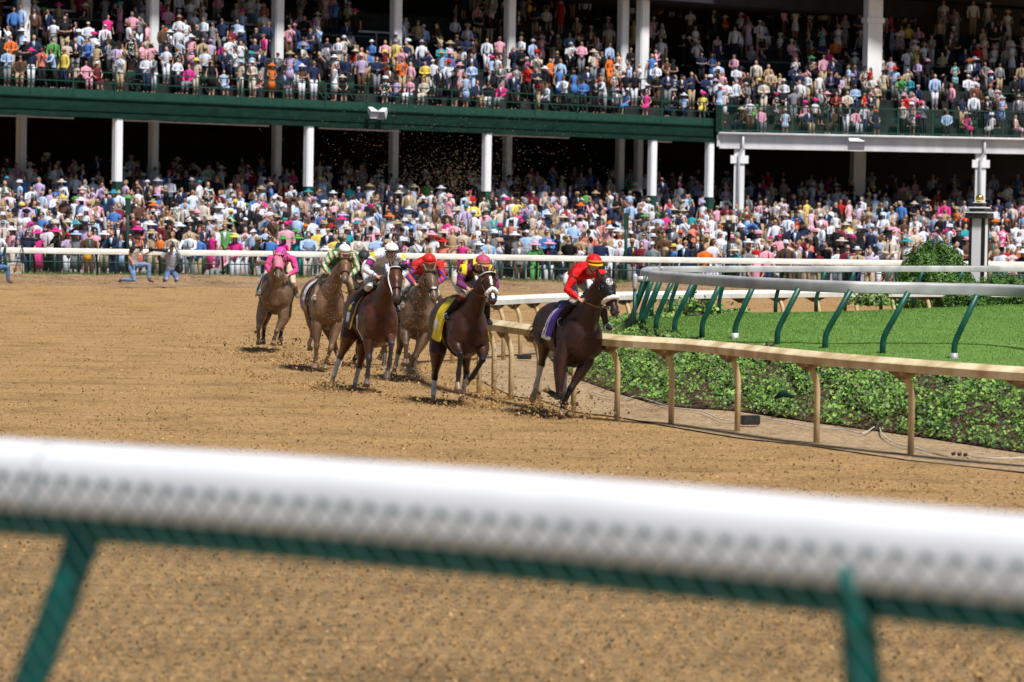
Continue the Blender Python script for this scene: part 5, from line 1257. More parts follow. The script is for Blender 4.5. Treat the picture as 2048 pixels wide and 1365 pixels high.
def silk_gc(nm, t, co, V):
    if nm.startswith('sleeve') or t > 4: return (.03, .22, .08) if math.sin(co[0] * 62 + co[2] * 28) > .1 else (.74, .62, .44)
    return (.02, .16, .06)
o5, V5, F5 = jockey(H5, 'jockey in green and cream striped silks with a white helmet on the muddy chestnut', None, (689, 506, .72), (1, -.05, -.2), ((662, 510, .38), (709, 512, .38)), ((648, 533, .44), (714, 540, .44)), ((661, 549, .62), (695, 554, .64)),
    ((655, 528, -.36), (686, 530, -.36)), ((650, 566, .08), (700, 572, .08)), ((629, 594, -.26), (706, 598, -.2)), silk_gc, (.42, .30, .18), (.24, .17, .10), dict(col=lambda k, a: (.50, .20, .12) if k > .92 else (.78, .76, .73), peak=(.3, .2, .12), pom=(.75, .72, .68)), skin=(.45, .25, .17), mud=.35)
whip(V5, 'haR', (613, 596, -.5), H5['fr'], 'thin brown whip held by the jockey in green and cream')
# ---- 6: pink hooded horse at the back left
def hoodpink(t, a):
    for tc, ac in ((.03, .35), (.03, -.5), (.10, -.1), (.11, .95), (.11, -1.15), (.17, .35), (.18, -.6), (.24, 0), (.25, .9), (.26, -1.1)):
        da = (a - ac + math.pi) % math.tau - math.pi
        if math.hypot((t - tc), da * .095) < .021: return (.10, .32, .14)
    return (.80, .16, .30)
H6 = horse('muddy bay racehorse with a pink hood with green dots and turquoise cloth, furthest left', 554, 76.2, 2,
    ((557, 512, 1.0), (556, 556, 1.36)),
    {'FR': [(522, 634, .36), (517, 656, .50), (517, 674, .42), (518, 688, .44)],
     'FL': [(566, 640, .36), (553, 664, .48), (548, 678, .44), (546, 690, .44)],
     'HR': [(530, 632, -.62), (528, 656, -1.0), (527, 672, -.86), (526, 686, -.80)],
     'HL': [(570, 632, -.62), (564, 656, -1.0), (561, 674, -.86), (560, 688, -.80)]},
    (0.10, 0.044, 0.024), lift=.10, wd=1.15, points=(.06, .04, .03), strap=(.05, .03, .02), mud=1.0, noseband=True, hood=dict(t1=.36, col=hoodpink), cloth=dict(col=lambda i, s: (.75, .78, .80) if .45 < abs(s) < .62 else (.02, .38, .52), u=(-.62, .02, 1.0), amax=2.0), hoofc=(.14, .1, .08))
def silk_pink(nm, t, co, V): return (.16, .20, .22) if math.sin(co[0] * 50) * math.sin(co[2] * 50 + 1) > .62 else (.78, .045, .26)
o6, V6, F6 = jockey(H6, 'jockey in hot pink silks and pink helmet crouched behind the pink-hooded horse', None, (562, 510, .70), (1, .0, -.5), ((541, 517, .36), (586, 518, .36)), ((534, 534, .44), (592, 542, .44)), ((543, 548, .60), (577, 550, .62)),
    ((546, 530, -.36), (578, 530, -.36)), ((528, 566, .08), (586, 568, .08)), ((520, 584, -.2), (594, 588, -.2)), silk_pink, (.62, .50, .36), (.2, .13, .08), dict(col=lambda k, a: (.80, .05, .42), peak=(.6, .04, .3)), skin=(.42, .24, .16), mud=.2)
whip(V6, 'haR', (519, 568, -.1), H6['fr'], 'thin whip held low by the jockey in pink')
# ---- 7: horse almost hidden behind the bright bay, rider with black helmet
H7 = horse('brown racehorse almost hidden behind the bright bay, only legs and shoulder showing', 742, 70.5, 8,
    ((764, 560, .95), (768, 604, 1.22)),
    {'FR': [(722, 660, .36), (728, 690, .5), (734, 716, .42), (736, 736, .44)],
     'FL': [(768, 660, .36), (772, 690, .55), (764, 706, .36), (757, 720, .30)],
     'HR': [(720, 660, -.62), (716, 700, -.98), (708, 722, -.86), (706, 738, -.80)],
     'HL': [(762, 668, -.62), (770, 704, -.92), (768, 728, -.70), (766, 744, -.62)]},
    (0.14, 0.065, 0.035), lift=.05, points=(.05, .04, .035), strap=(.05, .03, .03), mud=1.0, cloth=dict(col=lambda i, s: (.4, .35, .3), u=(-.60, -.05, 1.0), amax=1.7))
def silk_7(nm, t, co, V): return (.80, .58, .02) if nm.startswith('sleeve') and .3 < t < 1.7 else (.05, .05, .05)
o7, V7, F7 = jockey(H7, 'jockey with yellow shoulders and black helmet half hidden behind the white silks', None, (728, 518, .66), (1, .0, -.25), ((708, 528, .36), (752, 528, .36)), ((704, 552, .44), (756, 552, .44)), ((716, 562, .60), (742, 566, .62)),
    ((704, 545, -.36), (736, 545, -.36)), ((716, 572, .06), (768, 580, .08)), ((704, 602, -.2), (772, 604, -.2)), silk_7, (.60, .52, .42), (.12, .10, .08), dict(col=lambda k, a: (.03, .032, .034), peak=(.03, .03, .03)), skin=(.42, .24, .16), mud=.3)

# ---- flying dirt kicked up by the hooves, clods on the track, specks in the air
def clods(n, ptf, szf, name, label):
    tet = [(1, 0, -.5), (-.6, .8, -.4), (-.5, -.9, -.3), (.1, .1, .9), (.7, .6, .35)]
    fs0 = [(0, 1, 4), (1, 3, 4), (0, 4, 3), (0, 3, 2), (1, 2, 3), (0, 2, 1)]
    V = np.zeros((n * 5, 3)); FS = []; CC = np.zeros((n * 5, 3))
    base = np.array(tet)
    for i in range(n):
        p = ptf(); s = szf(); Rz = np.array(Matrix.Rotation(rnd.uniform(0, 6.28), 3, Vector((rnd.gauss(0, 1), rnd.gauss(0, 1), rnd.gauss(0, 1) + .01)).normalized()))
        V[5 * i:5 * i + 5] = (base * npr.uniform(.7, 1.3, (5, 1))) @ Rz.T * s + np.array(p)
        FS += [tuple(5 * i + k for k in f_) for f_ in fs0]
        c = rnd.choices([(.40, .24, .10), (.24, .14, .06), (.13, .08, .038), (.48, .30, .13)], (5, 3, 1.6, 2))[0] if not label.startswith('bright') else (.42, .31, .19)
        CC[5 * i:5 * i + 5] = np.array(c) * rnd.uniform(.8, 1.2)
    me = bpy.data.meshes.new(name); me.from_pydata(V.tolist(), [], FS); setcol(me, CC); tag(link(name, me, M['clod'], None, False), label, 'dirt', kind='stuff')
def on_track():
    while True:
        y = 24 + 111 * rnd.random() ** 1.9; x = rnd.uniform(-.15, .15) * y
        if rnd.random() < .15 and True: pass
        # stay on the track side of the inner rail
        px_ = 1024 + x / y * F; ypx = HY(px_) + 3.4 * F / y
        if px_ > 985 and 640 < ypx < interp(px_, [985, 1146, 1342, 1475, 1632, 1825, 2048, 2300], [786, 830, 860, 884, 903, 928, 955, 990]): continue
        return (x, y, 0.005)
clods(70000, on_track, lambda: min(.020, 0.0062 * math.exp(rnd.gauss(0, .6)) + .002), 'dirt_clods', 'loose clods of dirt scattered over the harrowed track')
sp_ = []
for (px, py, d, n, rx, rz) in [(1130, 838, 55.4, 520, .42, .13), (1060, 822, 57.5, 420, .75, .14), (985, 815, 58.5, 320, .45, .22), (925, 810, 58.5, 160, .35, .10), (866, 812, 59.4, 110, .14, .06), (985, 765, 61, 160, .18, .35), (662, 782, 62.5, 260, .22, .08), (708, 788, 62, 200, .25, .07),
                               (800, 780, 63.5, 320, .6, .18), (640, 735, 69.5, 420, .55, .20), (600, 720, 71, 220, .6, .18), (545, 697, 76, 330, .45, .14), (690, 745, 67, 260, .4, .2), (760, 740, 66, 200, .5, .2), (822, 765, 66, 160, .25, .12)]:
    q = PD(px, py, d)
    for i in range(n): sp_.append((q.x + rnd.gauss(0, rx), q.y + rnd.gauss(0, .3), max(.01, q.z + abs(rnd.gauss(0, rz)) * 1.25)))
trail = []
for (xa, ya, xb, yb, n) in [(1130, 836, 860, 800, 900), (900, 812, 640, 770, 900), (700, 786, 420, 735, 900), (640, 738, 380, 690, 700), (545, 705, 300, 655, 500), (820, 764, 500, 700, 600)]:
    for i in range(n):
        t = rnd.random(); q = PZ(lerp(xa, xb, t), lerp(ya, yb, t), 0.0); k = round(t * 14) * .35; trail.append((q.x + rnd.gauss(0, .22) + .3 * math.sin(k * 9), q.y + rnd.gauss(0, .3) + .4 * math.sin(k * 5), .006))
sp_ += trail
it = iter(sp_); clods(len(sp_), lambda: next(it), lambda: 0.010 * math.exp(rnd.gauss(0, .5)), 'dirt_spray', 'clods of dirt thrown up round the hooves of the galloping horses')
pts_ = []
for (x0, x1, y0, y1, d0, d1, n) in [(540, 1250, 190, 470, 62, 78, 2200), (820, 1000, 300, 450, 60, 66, 900), (640, 980, 470, 600, 62, 68, 500)]:
    for i in range(n):
        cx_ = rnd.gauss((x0 + x1) / 2, (x1 - x0) / 4.5); cy_ = lerp(y0, y1, rnd.random() ** .7); pts_.append(tuple(PD(cx_, cy_, rnd.uniform(d0, d1))))
for (px, py, u, n, rx, rz) in [(556, 600, 74.6, 420, .34, .40), (655, 615, 67.3, 440, .34, .42), (834, 630, 64.3, 420, .28, .42), (690, 560, 67, 160, .3, .3)]:
    q = PD(px, py, u)
    for i in range(n): pts_.append((q.x + rnd.gauss(0, rx), q.y + rnd.uniform(-.5, .3), q.z + rnd.gauss(0, rz)))
it = iter(pts_); clods(len(pts_), lambda: next(it), lambda: rnd.uniform(.0025, .0070), 'dust_specks', 'bright specks of dirt hanging in the air above and in front of the field of horses')
# ================================================================== SPECTATORS
def person_parts(pose, kind, female):
    """low-poly standing/seated person facing -Y, feet at z=0; returns part name -> MB"""
    seat_ = pose == 'sit'; dz = -.42 if seat_ else 0; sw = .17 if female else .205; P = {k: MB() for k in ('body', 'top', 'bottom')}
    b = P['body']; hz = 1.60 + dz; lean = -.10 if pose == 'lean' else 0
    b.ball((0, lean * 1.2, hz), (.072, .088, .108), n=9, axis=(0, 0, 1), side=(1, 0, 0)); b.ball((0, lean * 1.2 - .085, hz - .015), (.014, .02, .02), n=5)
    b.tube([(0, lean * 1.1, hz - .07), (0, lean, hz - .17)], [.048, .06], n=7)
    b.tube([(0, lean, hz - .14), (0, lean * .8, hz - .30), (0, 0, 1.0 + dz), (0, 0, .90 + dz)], [(sw * .55, .07), (sw * .8, .095), (.13, .09), (.14, .10)], side=(1, 0, 0), n=9)
    arms = {'stand': ((.27, .02, -.50), (.26, -.10, -.76)), 'fold': ((.27, -.02, -.48), (.04, -.22, -.52)), 'raise': ((.27, -.14, -.36), (.07, -.22, -.06)), 'sit': ((.25, -.05, -.46), (.13, -.26, -.60)), 'lean': ((.26, -.18, -.44), (.16, -.40, -.48))}[pose]
    sl = P['top']
    for s in (-1, 1):
        sh = (s * sw, lean, hz - .20); e, h = arms
        if pose == 'raise' and s == -1: e, h = (.27, .0, -.48), (.12, -.22, -.42)
        el = (s * e[0], lean + e[1], hz + e[2]); ha = (s * h[0], lean + h[1], hz + h[2])
        b.tube([sh, el, ha], [.045, .036, .026], n=6); b.ball(ha, (.03, .035, .045), n=6)
        if kind in ('shirt', 'suit'): sl.tube([sh, el, tuple(lerp(Vector(el), Vector(ha), .88))], [.062, .052, .042], n=7)
        elif kind == 'polo': sl.tube([sh, tuple(lerp(Vector(sh), Vector(el), .7))], [.062, .060], n=7)
        elif kind == 'dress': sl.tube([sh, tuple(lerp(Vector(sh), Vector(el), .25))], [.056, .05], n=7)
    k = .022 if kind == 'suit' else .012
    sl.tube([(0, lean, hz - .13), (0, lean, hz - .20), (0, lean * .8, hz - .36), (0, 0, 1.02 + dz), (0, 0, .88 + dz)], [(sw * .45 + k, .06 + k), (sw * .98 + k, .088 + k), (sw * .86 + k, .108 + k), ((.115 if female else .145) + k, .092 + k), (.158 + k, .112 + k)], side=(1, 0, 0), n=10)
    bt = P['bottom']
    if kind == 'dress':
        if seat_: bt.tube([(0, 0, .50), (0, -.12, .50), (0, -.44, .48), (0, -.50, .34)], [(.17, .12), (.19, .12), (.20, .09), (.20, .03)], side=(1, 0, 0), n=10)
        else: bt.tube([(0, 0, .95), (0, 0, .80), (0, 0, .45)], [(.15, .11), (.19, .14), (.22, .17)], side=(1, 0, 0), n=12)
    for s in (-1, 1):
        if seat_: pts = [(s * .09, 0, .48), (s * .10, -.42, .48), (s * .10, -.42, .10)]
        else: pts = [(s * .085, 0, .90), (s * .09, 0, .50), (s * .09, .02, .08)]
        b.tube(pts, [.075, .055, .038], n=7); q = pts[-1]; b.tube([(q[0], q[1] + .04, .05), (q[0], q[1] - .12, .03)], [.04, .03], n=6)
        if kind != 'dress': bt.tube(pts, [.105, .078, .066], n=7)
    if kind != 'dress': bt.tube([(0, 0, 1.0 + dz), (0, 0, .86 + dz)], [(.15, .105), (.165, .12)], side=(1, 0, 0), n=10)
    if kind == 'suit' or kind == 'shirt':
        x = MB()
        if kind == 'suit':
            x.tube([(0, lean - .085, hz - .16), (0, lean - .125, hz - .28), (0, -.115, hz - .46)], [(.055, .02), (.05, .02), (.015, .01)], side=(1, 0, 0), n=6); P['shirtfront'] = x; x = MB()
        x.tube([(0, lean - .105 - (.02 if kind == 'suit' else 0), hz - .17), (0, lean - .135 - (.015 if kind == 'suit' else 0), hz - .30), (0, -.128, hz - .50)], [(.018, .008), (.026, .008), (.020, .006)], side=(1, 0, 0), n=5); P['tie'] = x
    h = MB()
    h.ball((0, lean * 1.2 + .018, hz + .018), (.080, .092, .104), n=9, side=(1, 0, 0))
    if female: h.tube([(0, lean * 1.2 + .05, hz + .02), (0, lean + .07, hz - .10), (0, lean + .07, hz - .2)], [(.08, .05), (.085, .045), (.05, .02)], side=(1, 0, 0), n=8)
    P['hair'] = h
    g = MB(); g.box((0, lean * 1.2 - .085, hz + .02), (.125, .02, .032)); P['sunglasses'] = g
    P['_hz'] = hz; P['_hy'] = lean * 1.2
    return P
def hat_part(kind, hz, hy):
    g = MB(); c = hz + .06
    if kind == 'wide': g.tube([(0, hy, c - .045), (0, hy, c), (0, hy, c + .015)], [(.265, .26), (.17, .17), (.105, .115)], side=(1, 0, 0), n=14); g.tube([(0, hy, c), (0, hy, c + .07), (0, hy, c + .095)], [(.095, .108), (.085, .095), (.05, .05)], side=(1, 0, 0), n=10)
    elif kind == 'fedora': g.tube([(0, hy, c - .012), (0, hy, c)], [(.155, .175), (.14, .155)], side=(1, 0, 0), n=12); g.tube([(0, hy, c), (0, hy, c + .07), (0, hy, c + .09)], [(.092, .108), (.08, .095), (.05, .06)], side=(1, 0, 0), n=10)
    elif kind == 'cap': g.tube([(0, hy, c - .03), (0, hy, c + .02), (0, hy, c + .055)], [(.088, .102), (.08, .09), (.03, .03)], side=(1, 0, 0), n=10); g.tube([(0, hy - .07, c - .015), (0, hy - .16, c - .03)], [(.07, .01), (.05, .008)], side=(1, 0, 0), n=8)
    else:  # big flowered hat
        g.tube([(0, hy, c - .02), (0, hy, c + .01)], [(.20, .20), (.12, .12)], side=(1, 0, 0), n=12)
        for i in range(7): a = i * .9; g.ball((.10 * math.cos(a), hy + .09 * math.sin(a), c + .03 + .03 * math.sin(i * 2)), (.06, .06, .045), n=6)
        g.ball((0, hy, c + .06), (.08, .08, .06), n=8)
    return g
PAL = {'white': (.66, .69, .77), 'pale blue': (.36, .50, .74), 'blue': (.07, .19, .50), 'pink': (.72, .36, .46), 'hot pink': (.66, .04, .24), 'lavender': (.48, .38, .60), 'black': (.014, .014, .017), 'navy': (.02, .03, .075), 'tan': (.42, .32, .20), 'grey': (.20, .21, .23), 'red': (.50, .02, .02), 'orange': (.72, .17, .03), 'yellow': (.74, .58, .12), 'green': (.10, .34, .09), 'teal': (.03, .30, .36), 'cream': (.56, .50, .42), 'brown': (.10, .055, .035), 'maroon': (.17, .018, .03), 'coral': (.70, .22, .16), 'olive': (.14, .14, .07)}
TOPW = [('white', 34), ('pale blue', 13), ('blue', 6), ('pink', 11), ('hot pink', 3), ('lavender', 4), ('black', 24), ('navy', 14), ('tan', 4), ('grey', 6), ('red', 2.5), ('orange', 1.2), ('yellow', 1.2), ('green', 1), ('teal', 1.3), ('cream', 4), ('brown', 5), ('maroon', 2.5), ('coral', 1.6)]
HATW = [('white', 16), ('cream', 12), ('tan', 10), ('black', 12), ('pink', 4), ('hot pink', 3), ('yellow', 1.2), ('orange', 1.5), ('teal', 1.3), ('green', 1), ('lavender', 2), ('navy', 2), ('red', 2)]
SKIN = [(.52, .29, .20), (.58, .35, .25), (.46, .25, .17), (.14, .07, .045), (.56, .30, .22)]
HAIR = [(.035, .02, .013), (.07, .038, .02), (.02, .015, .012), (.30, .18, .08), (.32, .30, .28), (.16, .085, .04)]
def wpick(t): return rnd.choices([a for a, _ in t], [b for _, b in t])[0]
PP = {}
def proto(pose, kind, female):
    k = (pose, kind, female)
    if k not in PP: PP[k] = person_parts(*k)
    return PP[k]
HP = {}
def hproto(kind, hz, hy):
    k = (kind, hz, hy)
    if k not in HP: HP[k] = hat_part(*k)
    return HP[k]
MESHC = {}
def pmesh(key, mb, name, rm):
    if key not in MESHC:
        me = mb.remesh(name, .024, 1) if rm else mb.mesh(name)
        me.materials.append(M['person']); me.polygons.foreach_set('use_smooth', [True] * len(me.polygons)); MESHC[key] = me
    return MESHC[key]
def rspec(front=False):
    fem = rnd.random() < .45
    kind = rnd.choices(('dress', 'shirt', 'polo'), (6, 2, 2))[0] if fem else rnd.choices(('shirt', 'suit', 'polo'), (5, 3.2, 2))[0]
    tc = wpick(TOPW) if kind != 'suit' else wpick([('black', 4), ('navy', 5), ('tan', 3), ('grey', 2.5), ('cream', 2), ('brown', 1), ('olive', .6)])
    hat = None
    if rnd.random() < (.62 if fem else .26): hat = (rnd.choices(('wide', 'fedora', 'flower', 'cap'), (6, 1.5, 2.5, .4) if fem else (.6, 5, 0, 4))[0], wpick(HATW))
    return dict(fem=fem, kind=kind, tc=tc, bc=tc if kind == 'dress' else wpick([('tan', 2.5), ('black', 6), ('navy', 4), ('grey', 3), ('white', 1), ('brown', 2)]), hat=hat, skin=rnd.choices(SKIN, (5, 4, 3, 1.1, 3))[0], hair=rnd.choice(HAIR), pat=(kind == 'dress' and rnd.random() < .42), glasses=rnd.random() < .45, tie=rnd.choice(['red', 'blue', 'pink', 'navy', 'yellow', 'teal', 'black']), hastie=rnd.random() < .6)
def part_list(s, pose):
    P = proto(pose, s['kind'], s['fem']); out = [('body', P['body'], s['skin'], 1), ('top', P['top'], PAL[s['tc']], 0 if s['pat'] else 1), ('bottom', P['bottom'], PAL[s['bc']], 0 if s['pat'] else 1), ('hair', P['hair'], s['hair'], 1)]
    if 'shirtfront' in P: out.append(('shirtfront', P['shirtfront'], PAL['white'], 1))
    if 'tie' in P and s['hastie'] and not s['fem']: out.append(('tie', P['tie'], PAL[s['tie']], 1))
    if s['glasses']: out.append(('sunglasses', P['sunglasses'], (.01, .01, .012), 1))
    if s['hat']: out.append(('hat', hproto(s['hat'][0], P['_hz'], P['_hy']), PAL[s['hat'][1]], 1))
    return out
PN = {'shirt': {'top': 'shirt', 'bottom': 'trousers'}, 'suit': {'top': 'jacket', 'bottom': 'trousers'}, 'polo': {'top': 'shirt', 'bottom': 'trousers'}, 'dress': {'top': 'dress_top', 'bottom': 'skirt'}}
used_labels = set(); n_ind = 0
HATN = {'wide': 'hat', 'fedora': 'fedora', 'cap': 'cap', 'flower': 'flowered hat'}
ORD = ['first', 'second', 'third', 'fourth', 'fifth', 'sixth', 'seventh', 'eighth', 'ninth', 'tenth']
UPC = [45, 302, 552, 788, 1015, 1260, 1757]; UPN = ['first', 'second', 'third', 'fourth', 'fifth', 'sixth', 'last']
LOA = [(10, 'the left picture edge'), (80, 'the magenta-skirted spectator'), (160, 'the white case'), (250, 'the tall green post'), (345, 'the kneeling photographers'), (440, 'the red-vested photographer'), (560, 'the pink jockey'), (690, 'the green and cream jockey'), (785, 'the white-silked jockey'), (858, 'the red and blue jockey'), (966, 'the maroon jockey'), (1060, 'the gap before the leader'), (1188, 'the leading jockey'), (1268, 'the grey-headed post'), (1360, 'the turf rail bend'), (1465, 'the television camera'), (1560, 'the first bare column'), (1660, 'the middle turf rail'), (1760, 'the bush edge'), (1870, 'the round bush'), (1955, 'the gold-ball pillar'), (2040, 'the right picture edge')]
def place_words(px, up, k):
    if up: i = min(range(len(UPC)), key=lambda i: abs(UPC[i] - px)); dx = px - UPC[i]; a = f'{UPN[i]} balcony column'
    else: i = min(range(len(LOA)), key=lambda i: abs(LOA[i][0] - px)); dx = px - LOA[i][0]; a = LOA[i][1]
    side = ('just ' if abs(dx) < 42 else 'well ' if abs(dx) > 84 else '') + ('left of' if dx < -12 else 'right of') if abs(dx) >= 12 else ('above' if not up else 'at')
    row = ['front', 'second', 'third', 'fourth'][min(int(k + .3), 3)]
    return f'{row} row {side} {a}'
def ind_label(s, px, up, k, pose):
    who = 'woman' if s['fem'] else 'man'; g_ = {'dress': ('patterned ' if s['pat'] else '') + 'dress', 'shirt': 'shirt', 'polo': 'top', 'suit': 'jacket'}[s['kind']]
    h = f", {s['hat'][1]} {HATN[s['hat'][0]]}" if s['hat'] else ''
    lb = f"{who} in {s['tc']} {g_}{h}, {place_words(px, up, k)}"
    for wd_ in ('the ', 'patterned ', 'well ', 'just ', ' row', ' photographer', ' picture', ' balcony', ' spectator'):
        if len(lb.split()) > 15: lb = lb.replace(wd_, '' if wd_.endswith(' ') else '')
    return lb
placed = []
def spectator(px, k, up, s=None, pose=None, rot=None, fixed=False):
    global n_ind
    for tries in range(40):
        sp = s or rspec(); ps = pose or rnd.choices(('stand', 'fold', 'raise', 'lean', 'sit'), (3, 4, 2, 1.5 if k < .6 else 0, (4 if up and k < .5 else .4)))[0]
        lb = ind_label(sp, px, up, k, ps)
        if lb not in used_labels: break
        if s is not None: s = dict(s); s['hat'] = s['hat'] or ('fedora', wpick(HATW)); 
    used_labels.add(lb)
    q = pos_up(round(k), px) if up else pos_low(k, px)
    sc = rnd.uniform(1.0, 1.14) * (.96 if sp['fem'] else 1.0); r = rot if rot is not None else rnd.gauss(-.1, .55)
    root = None
    for nm, mb, c, al in part_list(sp, ps):
        key = (ps, sp['kind'], sp['fem'], nm) if nm != 'hat' else ('hat', sp['hat'][0], ps, sp['fem'])
        if nm in ('hair', 'sunglasses'): key = (ps, 'any', sp['fem'], nm)
        me = pmesh(key, mb, 'person' if nm == 'body' else nm, nm in ('body', 'top'))
        name = 'person' if nm == 'body' else PN[sp['kind']].get(nm, nm)
        o = bpy.data.objects.new(name, me); COL.objects.link(o); o.color = (*c, al)
        if root is None:
            root = o; o.location = q; o.rotation_euler = (0, 0, r); o.scale = (sc, sc, sc); tag(o, lb, 'spectator', 'spectators packed along the rail and the balcony')
        else: o.parent = root
    n_ind += 1; placed.append((px, k, up)); return root
